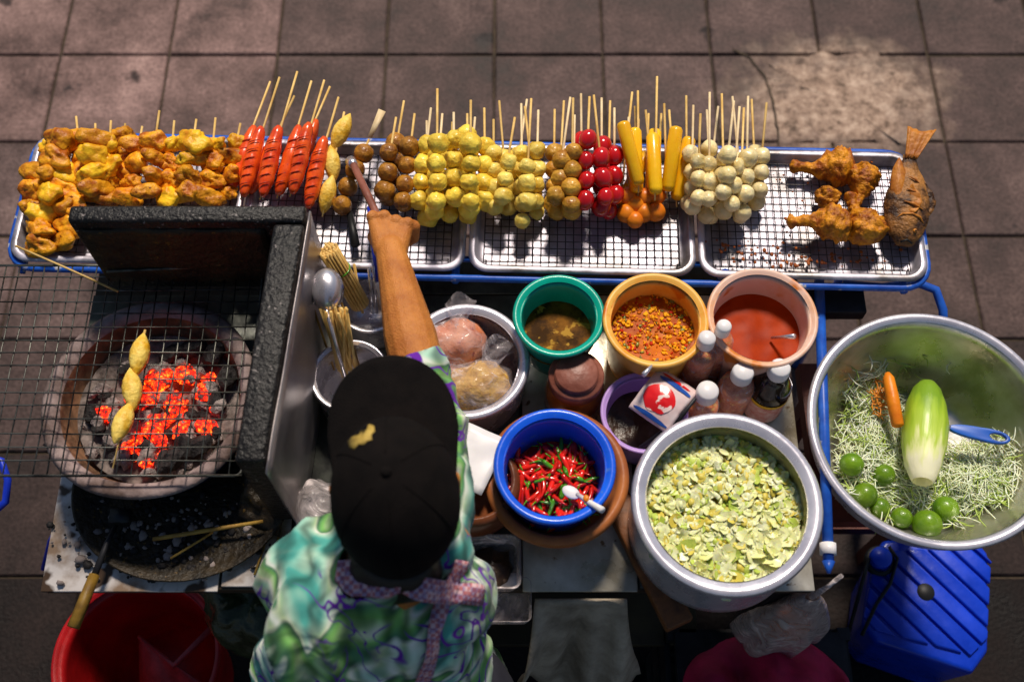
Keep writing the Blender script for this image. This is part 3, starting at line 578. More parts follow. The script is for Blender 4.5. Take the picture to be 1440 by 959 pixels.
# yellow-orange stick sausages
sm = MB().tube([(0,0,0),(0,0.003,0),(0,0.01,0),(0,0.06,0),(0,0.108,0),(0,0.113,0),(0,0.115,0)], [0.004,0.010,0.0122,0.0124,0.0120,0.009,0.003], 16).mesh('crab_stick','stickfood')
for i, (bx,by,lay,tx,ty) in enumerate(sorted([(872,290,0,889,130),(897,272,1,893,150),(898,262,2,897,128),(918,268,1,908,155),(921,273,2,924,108),(938,270,1,934,146),(951,282,0,941,155)], key=lambda q:q[3])):
    z = ZB+0.0155+lay*0.021; A = P(bx,by,z); B = P(tx,ty,z+0.05)
    skewer('sausage_skewer', A, B, f'smooth yellow orange stick sausage on skewer, {ORD[i]} from the left', 'skewer','yellow orange stick sausages',[('sausage',sm,0,1,rnd.uniform(0,6))])
row([(880,298,0,884,165,2),(893,303,0,898,168,2),(907,296,0,912,160,2),(925,292,0,930,160,2)], 'fish_ball_skewer','fish_ball',orb,RB*0.95,2,SP*0.9,'skewer','orange ball skewers under the stick sausages','orange fish ball skewer beneath the yellow sausages')
# scored red sausages
def sausage_mesh(L, r, seed):
    b = MB(); pts = []; rs = []; n = 18
    for i in range(n+1):
        t = i/n; y = L*t; e = min(1, math.sin(math.pi*min(1,max(0,t*0.98+0.01)))**0.35)
        pts.append((0.004*math.sin(t*3+seed), y, 0.002*math.sin(t*4+seed))); rs.append(r*e*(1+0.05*math.sin(t*26+seed)))
    b.tube(pts, rs, 16)
    for k in range(6):                        # diagonal knife cuts, opened in frying
        y = L*(0.13+0.12*k)
        c = [(-r*0.75, y-0.004, r*0.72), (-r*0.3, y, r*0.985), (r*0.2, y+0.004, r*1.0), (r*0.65, y+0.008, r*0.80)]
        b.tube([(p[0]+0.004*math.sin(y/L*3+seed), p[1], p[2]) for p in c], [0.0003,0.0012,0.0012,0.0003], 5, 1)
    return b.mesh('sausage', ['sausage','score'])
sms = [sausage_mesh(0.135, 0.0148, s) for s in (0,2.1)]
for i, (bx,by,tx,ty,lay) in enumerate(sorted([(322,268,380,115,0),(341,272,393,109,1),(352,268,414,135,0),(368,272,418,101,2),(392,270,438,114,1),(410,268,456,113,2),(405,258,464,122,0),(432,288,476,137,1)], key=lambda q:q[2])):
    z = ZB+0.015+lay*0.018; A = P(bx,by,z); B = P(tx,ty,z+0.045)
    o = thing('sausage_skewer', A, f'scored red sausage on skewer beside the windshield, {ORD[i]} from the left', 'skewer', 'scored red sausage skewers'); orient(o, A, B)
    link('stick', stick_mesh((B-A).length,'bamboo',0.0021), o); link('sausage', sms[i%2], o, (0,-0.006,0))
# spindle-shaped yellow dumplings
dm = MB().tube([(0,-0.036,0),(0,-0.031,0),(0,-0.022,0),(0,-0.01,0),(0,0.004,0),(0,0.016,0),(0,0.027,0),(0,0.036,0)], [0.001,0.005,0.010,0.0142,0.0150,0.0125,0.0070,0.001], 14).mesh('dumpling','dump')
A = P(455,296,ZB+0.02); B = P(484,158,ZB+0.06)
skewer('dumpling_skewer', A, B, 'three pointed yellow dumplings on a skewer lying in the tray', 'skewer', None, [('dumpling',dm,0.03,1,0.3),('dumpling',dm,0.088,1.0,1.2),('dumpling',dm,0.150,1.05,2.2)])
A = P(480,290,ZB+0.018); B = P(519,196,ZB+0.05)
o = skewer('meatball_skewer', A, B, 'dark meatball skewer on a broad flat stick beside the brush', 'skewer', None, [('meatball',bb[k%3],0.002+k*0.034,0.98,k) for k in range(4)])
o2 = MB().prism([(-0.0035,0),(0.0035,0),(0.009,0.055),(-0.005,0.056)],-0.001,0.001).build('flat_handle','bamboo_pale',o); o2.location = (0,0.135,0)
# fried chicken skewers
cm = [MB().ball((0,0,0),(0.029*(0.8+0.09*(s%5)),0.0165+0.0018*(s%4),0.016),26,18,0,0.50,(34,48,60)[s%3],s*1.3).mesh('chicken_piece','chicken_y' if s%3==1 else 'chicken') for s in range(13)]
ch = [(118,262,1,107,166),(92,268,0,75,196),(150,268,1,156,172),(182,270,1,200,180),(208,262,2,224,158),(236,268,1,245,172),(262,262,2,276,170),(292,268,1,303,168),(318,262,0,338,176),(70,262,2,80,185),(136,258,2,134,176),(172,256,0,176,176)]
for i, (bx,by,lay,tx,ty) in enumerate(sorted(ch, key=lambda q:q[3])):
    z = ZB+0.018+lay*0.016; A = P(bx,by+9,z); B = P(tx,ty-2,z+0.03)
    skewer('chicken_skewer', A, B, f'crisp golden fried chicken skewer at the back of the left tray, {ORD[i]} from the left','skewer','fried chicken skewers',
           [('chicken_piece',rnd.choice(cm),0.0+k*0.032,rnd.uniform(0.72,1.16),rnd.uniform(-0.9,0.9)) for k in range(4)])
for i, (bx,by,lay,tx,ty) in enumerate([(56,345,0,60,250),(88,342,0,112,250),(48,292,1,60,215),(84,290,1,95,205)]):
    z = ZB+0.018+lay*0.014; A = P(bx,by,z); B = P(tx,ty,z+0.03)
    skewer('chicken_skewer', A, B, ['golden chicken skewer lying at the front left corner of tray','golden chicken skewer lying beside the windshield corner','short chicken skewer against the left rim of the tray','short chicken skewer above the one beside the windshield corner'][i],'skewer','fried chicken skewers',
           [('chicken_piece',rnd.choice(cm),k*0.030,rnd.uniform(0.95,1.12),rnd.uniform(-0.6,0.6)) for k in range(3)])
# drumsticks
def drum_mesh(seed):
    b = MB(); pts = []; rs = []; n = 44; L = 0.105
    prof = [(0,0.003),(0.03,0.010),(0.08,0.012),(0.16,0.0085),(0.35,0.0095),(0.45,0.016),(0.6,0.026),(0.78,0.0295),(0.92,0.023),(1,0.004)]
    for i in range(n+1):
        t = i/n
        for (a,ra),(c,rc) in zip(prof, prof[1:]):
            if a <= t <= c: r = ra+(rc-ra)*(t-a)/(c-a)
        pts.append((0.004*math.sin(t*5+seed), L*t, 0)); rs.append(r)
    b.tube(pts, rs, 32)
    for i, v in enumerate(b.v):
        q = v*55+Vector((seed*4,seed,2)); ax = Vector((0,v.y,0)); b.v[i] = ax + (v-ax)*(1+0.32*noise.noise(q)+0.24*noise.noise(q*2.6)+0.12*noise.noise(q*5.5)) 
    return b.mesh('drumstick','drum')
ds = [((1110,233),(1205,236),0.014,'fried drumstick at the back with its bone end pointing left'),((1168,318),(1164,262),0.014,'fried drumstick with round end up, leaning under another drumstick'),
      ((1106,314),(1200,312),0.030,'fried drumstick in front with its thin end pointing left'),((1202,300),(1216,230),0.018,'fried drumstick standing upright shape right of the back drumstick'),((1196,270),(1224,345),0.024,'fried drumstick with its fat end toward the viewer beside the fish')]
for i, (a,c,h,lb) in enumerate(ds):
    A = P(*a,ZB+h); B = P(*c,ZB+h+0.008); o = link('drumstick', drum_mesh(i*1.7), None, A, None, (B-A).length/0.108)
    orient(o, A, B); tag(o, lb, 'drumstick', 'fried drumsticks in the right tray')
# fried fish
def fish():
    A = P(1272,345,ZB+0.022); B = P(1281,196,ZB+0.06)
    o = thing('fried_fish', A, 'whole fried fish with its tail up over the right tray rim', 'fish'); orient(o, A, B)
    Lf = (B-A).length; b = MB(); pts = []; n = 20
    prof = [(0,0.013),(0.08,0.027),(0.2,0.036),(0.38,0.040),(0.55,0.032),(0.7,0.019),(0.8,0.012),(0.84,0.012)]
    vs = []; seg = 22
    for i in range(n+1):
        t = 0.84*i/n
        for (a,ra),(c,rc) in zip(prof, prof[1:]):
            if a <= t <= c: r = ra+(rc-ra)*(t-a)/(c-a)
        for k in range(seg):
            an = 2*math.pi*k/seg; p = Vector((r*math.cos(an), t*Lf, 0.55*r*math.sin(an)))
            q = p*60; p += Vector((noise.noise(q), 0, noise.noise(q+Vector((9,9,9)))))*0.0028; vs.append(p)
    b.add(vs, [(i*seg+k,(i+1)*seg+k,(i+1)*seg+(k+1)%seg,i*seg+(k+1)%seg) for i in range(n) for k in range(seg)] + [tuple(range(seg)), tuple(reversed(range(n*seg,(n+1)*seg)))])
    b.build('body','fish',o)
    solid(MB().grid(lambda u,v: Vector(((v-0.5)*(0.020+0.030*u)+0.016*u, Lf*(0.80+0.27*u+0.035*abs(v-.5)*2*u), 0.002*math.sin(v*26)+0.006)), 6, 10).build('tail','fishflesh',o), 0.002, 0)
    solid(MB().grid(lambda u,v: Vector((0.026+0.022*u*math.sin(math.pi*min(1,v*1.1)), Lf*(0.22+0.42*v), 0.004+0.003*math.sin(v*30))), 4, 14).build('dorsal_fin','fish',o), 0.0015, 0)
    solid(MB().grid(lambda u,v: Vector((-0.002+0.020*u*math.sin(math.pi*(0.15+0.8*v)), Lf*(0.26+0.26*v), 0.0185+0.004*u+0.002*math.sin(v*20))), 6, 10).build('side_fin','fishflesh',o), 0.0012, 0)
    MB().ball((-0.019,Lf*0.50,0.007),(0.013,0.055,0.011),18,14,0,0.25,60,4).build('split_belly','fishflesh',o)
    b=MB()
    for k in range(3): b.tube([(-0.012+0.004*k,Lf*(0.36+0.12*k),0.0225-0.002*k),(0.006,Lf*(0.34+0.12*k),0.0235-0.002*k),(0.022-0.003*k,Lf*(0.31+0.12*k),0.018-0.002*k)],[0.0008,0.0024,0.0008],6)
    b.build('scored_cut','fishflesh',o)
    MB().tube([(-0.024,Lf*0.20,0.012),(-0.012,Lf*0.245,0.020),(0.004,Lf*0.255,0.0215),(0.018,Lf*0.235,0.0185),(0.029,Lf*0.19,0.009)],[0.001,0.0022,0.0022,0.0022,0.001],6).build('gill_edge','fishflesh',o)
    e_=MB().ball((0.012,Lf*0.115,0.0145),0.0036).build('eye','fishflesh',o); MB().ball((0.0125,Lf*0.113,0.0170),0.0018).build('pupil','black',e_)
    MB().tube([(-0.010,0.002,0.008),(0,0.006,0.012),(0.010,0.002,0.008)],0.0018,6).build('mouth','black',o)
fish()
b = MB(); rr = random.Random(5)
for k in range(170):
    if k < 60: px, py = rr.gauss(1130,38), rr.gauss(366,7)
    elif k < 90: px, py = rr.gauss(1040,22), rr.gauss(350,8)
    else: px, py = rr.uniform(1085,1270), rr.uniform(228,375)
    if px > 1275 or py > 376: continue
    p = P(px,py,ZB+0.001); s_ = rr.uniform(0.0012,0.0038); b.ball(p,(s_,s_*rr.uniform(.6,1.4),s_*0.6),6,4,0,0.5,300,k)
tag(b.build('fried_crumbs','crumb'), 'brown fried crumbs scattered over the right tray rack', 'crumbs', kind='stuff')
# ---------------------------------------------------------------- stove, charcoal, grill
SC = P(213,560,0.93); SX, SY = SC.x, SC.y
st_ = thing('charcoal_stove', (SX,SY,ZT+0.02), 'round clay lined charcoal stove with sooty blue metal shell', 'stove'); z0 = -(ZT+0.02)
RS = 0.170
MB().lathe([(0.10,0.0),(0.125,0.0),(0.150,0.06),(0.163,0.100),(0.1655,0.103),(0.160,0.104)],56).build('metal_shell','stoveblue',st_)
MB().lathe([(0.158,0.100),(RS-0.001,0.104),(RS+0.002,0.111),(RS-0.006,0.116),(RS-0.018,0.114),(RS-0.026,0.106)],72,wob=0.03).build('clay_rim','clay',st_)
MB().lathe([(RS-0.026,0.106),(RS-0.032,0.085),(RS-0.036,0.060),(RS-0.045,0.055),(0.0,0.05)],64,wob=0.03).build('fire_bowl','clay_in',st_)
for a in (R(200),R(-20)): MB().tube([(0.165*math.cos(a)*1.0,0.165*math.sin(a),0.06),(0.185*math.cos(a),0.185*math.sin(a),0.07),(0.165*math.cos(a+.25),0.165*math.sin(a+.25),0.06)],0.004,6).build('handle','iron',st_)
o = MB().lathe([(0.0,0.003),(0.13,0.003),(0.175,0.006),(0.195,0.018),(0.199,0.018),(0.190,0.004),(0.15,0.0),(0.0,0.0)],56).build('ash_pan','soot_in'); o.location = P(262,688,ZT+0.002)
o.scale = (0.92,0.80,1); tag(o,'charred round metal pan under the charcoal stove','pan')
zc = ZT+0.02+0.062
b = MB().grid(lambda u,v: Vector((SX+u*0.131*math.cos(v*2*math.pi), SY+u*0.131*math.sin(v*2*math.pi), zc+0.006+0.008*noise.noise(Vector((u*9*math.cos(v*6.283),u*9*math.sin(v*6.283),1))))), 24, 60)
o = b.build('ash_bed','ash'); tag(o,'grey ash bed under the glowing charcoal in stove','ash',kind='stuff')
rr = random.Random(11)
coalm = {}
for nm, m in (('ember','ember'),('ash','ashcoal'),('coal','coal')):
    coalm[nm] = []
    for k in range(4):
        bm = bmesh.new(); bmesh.ops.create_icosphere(bm, subdivisions=2, radius=1)
        for v in bm.verts:
            v.co = Vector((v.co.x*1.45, v.co.y, v.co.z*0.8))*(1+0.35*noise.noise(v.co*1.6+Vector((k*5,0,len(nm)))))
        me = bpy.data.meshes.new('coal_lump'); bm.to_mesh(me); bm.free(); me.materials.append(M[m]); coalm[nm].append(me)
hot = [(232,470+55),(255,525),(262,530),(225,540),(250,570),(265,585),(200,560),(205,590),(215,605),(195,620),(190,640),(205,650),(285,555),(290,545),(285,600),(295,600),(240,585),(228,615),(230,640),(150,580),(210,655),(255,605),(270,525),(222,580),(215,560),(245,560)]
used_ = []
def coal(px, py, kind, h=0.012, s0=None):
    p = P(px,py,zc+h+rr.uniform(-0.004,0.010))
    if (p.x-SX)**2+(p.y-SY)**2 > 0.122**2: return
    s_ = s0 or rr.uniform(0.006,0.0125)
    o = link('charcoal_lump', rr.choice(coalm[kind]), None, p, (rr.uniform(-.5,.5),rr.uniform(-.5,.5),rr.uniform(0,6.3)), (s_,s_,s_))
    tag(o, {'ember':'glowing orange red charcoal lump in the stove','ash':'pale ash covered charcoal lump in the stove','coal':'unburnt black charcoal lump in the stove'}[kind], 'charcoal', {'ember':'glowing charcoal lumps','ash':'ash covered charcoal lumps','coal':'black charcoal lumps'}[kind])
for x,y in hot: coal(x,y,'ember',0.016,rr.uniform(.008,.015))
for x,y in hot: coal(x+rr.gauss(0,10),y+rr.gauss(0,10),'ember' if rr.random()<.7 else 'ash',0.012)
for k in range(150): coal(rr.gauss(215,62), rr.gauss(600,46), 'ash' if rr.random() < 0.72 else 'coal', 0.010)
for x,y in ((262,632),(245,645),(280,628),(235,648),(300,500),(270,490),(240,500),(320,530)): coal(x,y,'coal',0.02,0.017)
# wire grill
GZ = 0.952
g0 = P(-40,381,GZ); g1 = P(372,374,GZ); g2 = P(336,668,GZ); g3 = P(-60,672,GZ)
gx0, gx1, gy0, gy1 = -0.885, P(345,520,GZ).x+0.012, P(150,669,GZ).y, P(150,374,GZ).y
gr = thing('wire_grill', ((gx0+gx1)/2,(gy0+gy1)/2,GZ), 'square mesh wire grill laid over the charcoal stove', 'grill'); gl = gr.location
b = MB(); n = int((gx1-gx0)/0.0212)
for i in range(n+1):
    x = gx0+(gx1-gx0)*i/n-gl.x; b.tube([(x+0.002*math.sin(i),gy0-gl.y,0),(x+0.003*math.sin(i*1.3),0,-0.001+0.001*math.sin(i*.7)),(x+0.002*math.sin(i*2.1),gy1-gl.y,0)],0.00125,5)
n = int((gy1-gy0)/0.0222)
for j in range(n+1):
    y = gy0+(gy1-gy0)*j/n-gl.y; b.tube([(gx0-gl.x,y,0.0026),(0,y+0.002*math.sin(j*1.7),0.0018),(gx1-gl.x,y,0.0026)],0.00125,5)
b.build('mesh','wire_grill',gr)
b = MB().tube([(x,y,0.001) for x,y in rrect((gx1-gx0)/2,(gy1-gy0)/2,0.01,3)],0.0023,6,closed=True); b.build('frame','wire_grill',gr)
A = P(161,648,GZ+0.007); B = P(204,464,GZ+0.009)
skewer('dumpling_skewer', A, B, 'three pointed yellow dumplings on a skewer grilling over the coals', 'skewer', None, [('dumpling',dm,0.062,1.02,0.3),('dumpling',dm,0.120,1.05,1.2),('dumpling',dm,0.180,1.06,2.2)])
A = P(22,346,GZ+0.004); B = P(166,410,GZ+0.004); o = MB().tube([A,A.lerp(B,.5)+Vector((0,0,0.002)),B],0.002,6).build('bamboo_stick','bamboo'); tag(o,'single yellow bamboo stick lying across the grill corner','stick')
# windshield
ws = thing('grill_windshield', P(300,450,ZT), 'thick sooty black metal windshield around the back and right of stove','windshield'); wo = ws.location.copy()
ZW = 1.115; inn = P(150,392,0.95).y+0.008
bl = P(98,288,ZW); br = P(431,276,ZW); rf = P(372,648,ZW)
def wall(pts_top_outer, pts_top_inner, zb, zt, name, m, zb_i=None):
    b = MB(); vs = []
    for p in pts_top_outer: vs += [(p[0],p[1],zb),(p[0],p[1],zt)]
    return b
b = MB(); yb_ = bl.y; t_ = 0.030
# back wall: inner face slopes slightly, top edge rounded
b.box((bl.x,yb_-t_,ZT+0.10),(br.x-0.0,yb_,ZW)); 
for v in b.v: v -= wo
w1 = b.build('back_wall','soot',ws,False); bevel(w1,0.006,3)
b = MB().grid(lambda u,v: Vector((bl.x+0.012+(br.x-0.065-bl.x-0.012)*u, yb_-t_-0.002-0.004*noise.noise(Vector((u*5,v*4,0)))-0.012*v, ZW-0.022-(ZW-0.97)*v+0.0)),20,10)
for v in b.v: v -= wo
solid(b.build('back_liner','soot_in',ws),0.003)
wx0, wx1 = br.x-0.048, br.x; yf_ = rf.y
b = MB().prism([(wx0,yb_-t_-0.002),(wx1,yb_-t_-0.002),(wx1-0.026,yf_),(wx0-0.020,yf_)],0.83,ZW-0.002)
for v in b.v: v -= wo
w2 = b.build('side_wall','soot',ws,False); bevel(w2,0.006,3)
b = MB().grid(lambda u,v: Vector((wx1+0.005-0.028*u+0.003*noise.noise(Vector((u*3,v*3,2))), yb_-0.004+(yf_-yb_-0.010)*u, ZW-0.012-(ZW-0.012-ZT-0.004)*v)),20,10)
for v in b.v: v -= wo
solid(b.build('outer_panel','panel',ws),0.003,0)
b = MB().tube([P(150,382,0.985)-wo,P(372,371,0.985)-wo],0.003,6); b.build('cross_rod','wire_grill',ws)
# crumpled charred foil at the front foot of the windshield
b = MB().grid(lambda u,v: P(345+60*u-12*v, 655+75*v+25*u, 0.86-0.05*v+0.014*noise.noise(Vector((u*4,v*5,3)))),12,12)
o = solid(b.build('charred_foil','soot_in'),0.002); tag(o,'crumpled charred sheet at the front foot of the windshield','metal sheet')
b = MB(); rr2 = random.Random(31)
for k in range(420):
    px, py = rr2.gauss(235,85), rr2.gauss(752,32)
    if px < 62 or px > 398 or py > 822 or py < 690: continue
    p = P(px,py,ZT+0.006); s_ = abs(rr2.gauss(0,0.003))+0.001; b.ball(p,(s_,s_*rr2.uniform(.5,1.5),s_*.7),6,4,rr2.choice([0,0,1]),0.5,300,k)
tag(b.build('charcoal_debris',['coal','ashcoal']),'charcoal crumbs and ash spilled over the pan and board','debris',kind='stuff')
# sticks and tongs lying by the stove
def stick_at(a, c, r, m, lb, cat='stick', grp=None, name='bamboo_stick'):
    A = P(*a); B = P(*c); o = MB().tube([A,A.lerp(B,.5),B],[r,r,r*.9],7).build(name,m); return tag(o,lb,cat,grp)
stick_at((215,758,0.826),(370,733,0.832),0.0035,'bamboo_old','thick yellow bamboo stick lying on the ash pan')
stick_at((240,785,0.824),(300,748,0.828),0.002,'bamboo_old','thin bamboo stick crossing the thick one on the ash pan')
stick_at((358,808,0.803),(378,748,0.806),0.002,'bamboo_old','thin brown stick on the white board nearest the stove')
stick_at((387,784,0.803),(392,748,0.806),0.002,'bamboo_old','shorter brown stick on the white board near the clear bag')
hs = thing('coal_scraper', P(103,880,0.84), 'wooden handled coal scraper hanging over the front board edge', 'scraper'); ho = hs.location.copy()
MB().tube([P(103,882,0.85)-ho,P(118,845,0.85)-ho,P(133,808,0.846)-ho],[0.010,0.0095,0.0085],10).build('handle','oldwood',hs)
MB().tube([P(133,808,0.846)-ho,P(150,765,0.84)-ho,P(163,738,0.836)-ho],[0.006,0.005,0.004],8).build('shaft','iron',hs)
MB().box((-0.012,-0.002,-0.01),(0.02,0.02,0.004)).build('blade','iron',hs).location = P(164,733,0.836)-ho
# ---------------------------------------------------------------- vessels
def vessel(name, px, py, zr, wpx, depth, taper, m, label, cat, lip=0.004, inner=None, wall=0.002, part='wall', z_base=None, seg=64, group=None, round_=0.0):
    """open round vessel with its rim centred on the given point; returns root, radius, base z"""
    c = P(px,py,zr); Rr = wpx/2/S(py,zr); zb = zr-depth; Rb = Rr*taper
    o = thing(name, (c.x,c.y,zb), label, cat, group)
    out = []; n = 8
    for i in range(n+1):
        t = i/n; r = Rb+(Rr-lip-Rb)*(t if not round_ else math.sin(t*math.pi/2)**(1-round_)); out.append((r, depth*t))
    outer = [(0,0)] + out + [(Rr-lip*0.3,depth-lip*0.6),(Rr,depth),(Rr-lip*0.4,depth+lip*0.6),(Rr-lip*1.2,depth+lip*0.5),(Rr-lip*1.9-wall,depth-lip*0.2)]
    w = MB().lathe(outer,seg).build('outer_wall',m,o)
    ins = [(Rr-lip*1.9-wall,depth-lip*0.2)] + [(max(r-wall-lip*0.9,0.001), max(z,0.003)) for r,z in reversed(out)] + [(0,0.003)]
    MB().lathe(ins,seg).build('inner_wall',inner or m,o)
    return o, Rr, c, zb
def surface(name, c, r, z, m, label, cat, kind=None, amp=0.0015, dome=0.0):
    def f(u,v):
        a = v*2*math.pi; x, y = u*r*math.cos(a), u*r*math.sin(a)
        return Vector((x, y, amp*noise.noise(Vector((x*40,y*40,z*9)))+dome*(1-u*u)))
    o = MB().grid(f,16,48).build(name,m); o.location = (c.x,c.y,z)
    return tag(o,label,cat,kind=kind)
# green bucket
o, r_, c, zb = vessel('sauce_bucket',786,444,0.955,131,0.12,0.72,'green','teal green plastic tub of thin brown dipping sauce','tub',0.006)
surface('brown_sauce',c,r_*0.86,0.955-0.055,'sauce_brown','brown dipping sauce in the teal green tub','sauce')
o, r_, c, zb = vessel('sauce_bucket',922,450,0.965,150,0.14,0.78,'orangepl','yellow stained plastic tub full of chopped chilli sauce','tub',0.006)
surface('chilli_sauce',c,r_*0.87,0.965-0.045,'sauce_yellow','yellow red chopped chilli sauce in the yellow stained tub','sauce')
b = MB(); rr = random.Random(8)
for k in range(620):
    a = rr.uniform(0,6.283); q = math.sqrt(rr.random())*r_*0.84; s_ = rr.uniform(0.0013,0.0046)
    b.ball((c.x+q*math.cos(a),c.y+q*math.sin(a),0.9215+rr.uniform(-0.0008,0.0012)),(s_,s_*rr.uniform(.3,.9),s_*0.25),7,5,rr.choice([0,0,0,0,3,1,2,3]),0.7,300,k,Matrix.Rotation(rr.uniform(0,3),3,'Z'))
tag(b.build('chilli_pieces',['flake_y','flake_r','flake_g','sauce_yellow']),'chopped chilli and seeds floating in the yellow stained tub','chilli pieces',kind='stuff')
o, r_, c, zb = vessel('sauce_bucket',1072,446,0.965,157,0.15,0.78,'pinkpl','pinkish translucent tub of smooth orange red sauce','tub',0.005)
surface('red_sauce',c,r_*0.86,0.965-0.058,'sauce_red','smooth orange red sauce in the pinkish tub','sauce')
for (a,d,m,lb) in (((925,505,0.955),(905,527,0.98),'alu','small steel spoon handle sticking out of the yellow stained tub'),((1085,475,0.915),(1117,473,0.955),'alu','small steel spoon handle leaning in the pinkish tub')):
    o = MB().tube([P(*a),P(a[0]*.5+d[0]*.5,a[1]*.5+d[1]*.5,(a[2]+d[2])/2),P(*d)],[0.0022,0.003,0.0045],8).build('spoon',m); tag(o,lb,'spoon')
# pot with bags of powder
o, r_, cbag, zb = vessel('stock_pot',655,508,0.905,181,0.10,0.92,'alu_bright','white aluminium pot holding bags of ground chilli and peanuts','pot',0.009,inner='alu',wall=0.002)
def bag(px, py, z, rad, m, lb, seed, knot=None):
    c = P(px,py,z); o = thing('spice_bag',(c.x,c.y,z-rad[2]),lb,'bag','plastic spice bags in the pot')
    MB().ball((0,0,rad[2]),(rad[0]*.93,rad[1]*.93,rad[2]*.9),28,18,0,0.22,22,seed).build('contents',m,o)
    b = MB().ball((0,0,rad[2]),rad,36,24,0,0.26,26,seed)
    for i in range(len(b.v)): b.v[i] = b.v[i] + b.v[i].normalized()*0.003*noise.noise(b.v[i]*90)
    if knot:
        k = Vector(knot); b2 = MB().grid(lambda u,v: Vector((0,0,rad[2]*1.5)).lerp(k,u) + Vector(((0.006+0.03*abs(u-.3))*math.cos(v*6.283),(0.006+0.02*abs(u-.3))*math.sin(v*6.283),0.01*math.sin(v*22+u*8)*u)),10,24); b.add(b2.v,b2.f)
    b.build('plastic','film',o); return o
bag(640,482,0.875,(0.052,0.05,0.040),'pinkpowder','clear bag of pink orange chilli powder in the aluminium pot',1,(0.01,0.055,0.075))
bag(634,535,0.85,(0.05,0.05,0.035),'pinkpowder','second bag of pale pink powder lower in the aluminium pot',5)
bag(675,545,0.885,(0.060,0.050,0.040),'yellowcrumb','clear bag of yellow crushed peanuts in the aluminium pot',3,(0.03,0.06,0.07))
# small pots behind the cap
o, r_, c, zb = vessel('steel_pot',492,528,0.895,112,0.09,0.95,'alu','small steel pot of bamboo skewers half hidden by the cap','pot',0.004)
cpot = c
o, r_, c2, zb = vessel('steel_pot',522,425,0.870,98,0.07,0.95,'alu','small steel canister of kitchen tools behind the arm','pot',0.004)
for i in range(26):
    a = rnd.uniform(-1,1); 
    A = P(488+rnd.uniform(-14,16),520+rnd.uniform(-10,10),0.84); B = P(452+i*1.5+rnd.uniform(-3,3),434+rnd.uniform(-6,8),1.0-rnd.uniform(0,.012))
    o = MB().tube([A,B],0.0026,6).build('bamboo_stick','bamboo'); tag(o,'bamboo skewer stick leaning in the small steel pot','stick','bamboo sticks leaning in the steel pot')
for (a,d) in (((470,520,0.84),(438,425,0.98)),((500,510,0.84),(488,440,0.97)),((505,515,0.84),(480,425,0.98))):
    o = MB().tube([P(*a),P(*d)],0.002,6).build('bamboo_stick','bamboo_old'); tag(o,'bamboo skewer stick leaning in the small steel pot','stick','bamboo sticks leaning in the steel pot')
# bundle with band
A = P(497,412,0.90); B = P(462,352,1.0); bd = thing('stick_bundle',A,'thick bundle of bamboo skewers tied with a band beside the ladle','bundle'); orient(bd,A,B); L_ = (B-A).length
b = MB(); rr = random.Random(4)
pts = [(0,0)] + [(0.0052*math.cos(a),0.0052*math.sin(a)) for a in [i*math.pi/3 for i in range(6)]] + [(0.0102*math.cos(a),0.0102*math.sin(a)) for a in [i*math.pi/6 for i in range(12)]] + [(0.0148*math.cos(a),0.0148*math.sin(a)) for a in [i*math.pi/9 for i in range(18)]]
for x,z in pts[:37]: b.tube([(x,-0.03,z),(x,L_+rr.uniform(-0.003,0.004),z)],0.0025,6)
b.build('sticks','bamboo',bd); MB().tube([(0.0175*math.cos(a),L_*0.55,0.0175*math.sin(a)) for a in [i*math.pi/12 for i in range(24)]],0.0014,6,closed=True).build('band','chilli_g',bd)
# ladle upside down
lc = P(459,408,1.0); ld = thing('steel_ladle',lc,'round steel ladle resting bowl up against the windshield','ladle')
b = MB(); b.lathe([(0.0,0.016),(0.008,0.0155),(0.016,0.012),(0.022,0.005),(0.0245,-0.003),(0.0235,-0.003),(0.020,0.003),(0.0,0.013)],32)
bo = b.build('bowl','alu',ld); bo.rotation_euler = (R(20),R(-12),0); bo.scale = (1.15,1.5,1.3)
MB().tube([(0,-0.028,-0.004),(0.014,-0.075,-0.04),(0.022,-0.105,-0.12)],[0.004,0.003,0.003],8).build('handle','alu',ld)
# tools in the back canister
for i,(a,d,r_,m,lb) in enumerate([((524,440,0.83),(519,378,0.93),0.003,'alu','straight steel tongs arm standing in the back canister'),((530,440,0.83),(525,375,0.93),0.0026,'alu','second steel rod standing in the back canister'),((510,440,0.83),(498,372,0.92),0.0025,'bamboo','bamboo stick standing in the back canister'),((540,432,0.85),(533,400,0.92),0.006,'white','white round tool handle standing in the back canister')]):
    o = MB().tube([P(*a),P(*d)],r_,8).build(['steel_rod','steel_rod','bamboo_stick','tool_handle'][i],m); tag(o,lb,'tool')
o = MB().tube([P(519,292,0.915),P(524,330,0.93),P(529,368,0.93),P(534,402,0.90)],[0.004,0.0055,0.0055,0.005],8).build('tool_handle','bluehose'); tag(o,'long blue plastic handle leaning on the tray edge left of the arm','handle')
o = MB().tube([P(492,300,ZB+0.008),P(500,345,ZB+0.012)],[0.006,0.008],8).build('tool_handle','black'); tag(o,'short black handle lying in the tray left of the blue one','handle')
# jar with worn lid
jc = P(811,524,0.935); jr = thing('spice_jar',(jc.x,jc.y,ZT),'amber spice jar with worn brown screw lid','jar')
MB().lathe([(0,0),(0.044,0),(0.049,0.008),(0.050,0.06),(0.048,0.085),(0.043,0.102),(0.040,0.108),(0.0,0.108)],40).build('glass','jarglass',jr)
MB().lathe([(0.042,0.104),(0.0455,0.105),(0.0455,0.123),(0.043,0.127),(0.036,0.127),(0.0355,0.134),(0.033,0.1365),(0.0,0.135)],40).build('lid','lidbrown',jr)
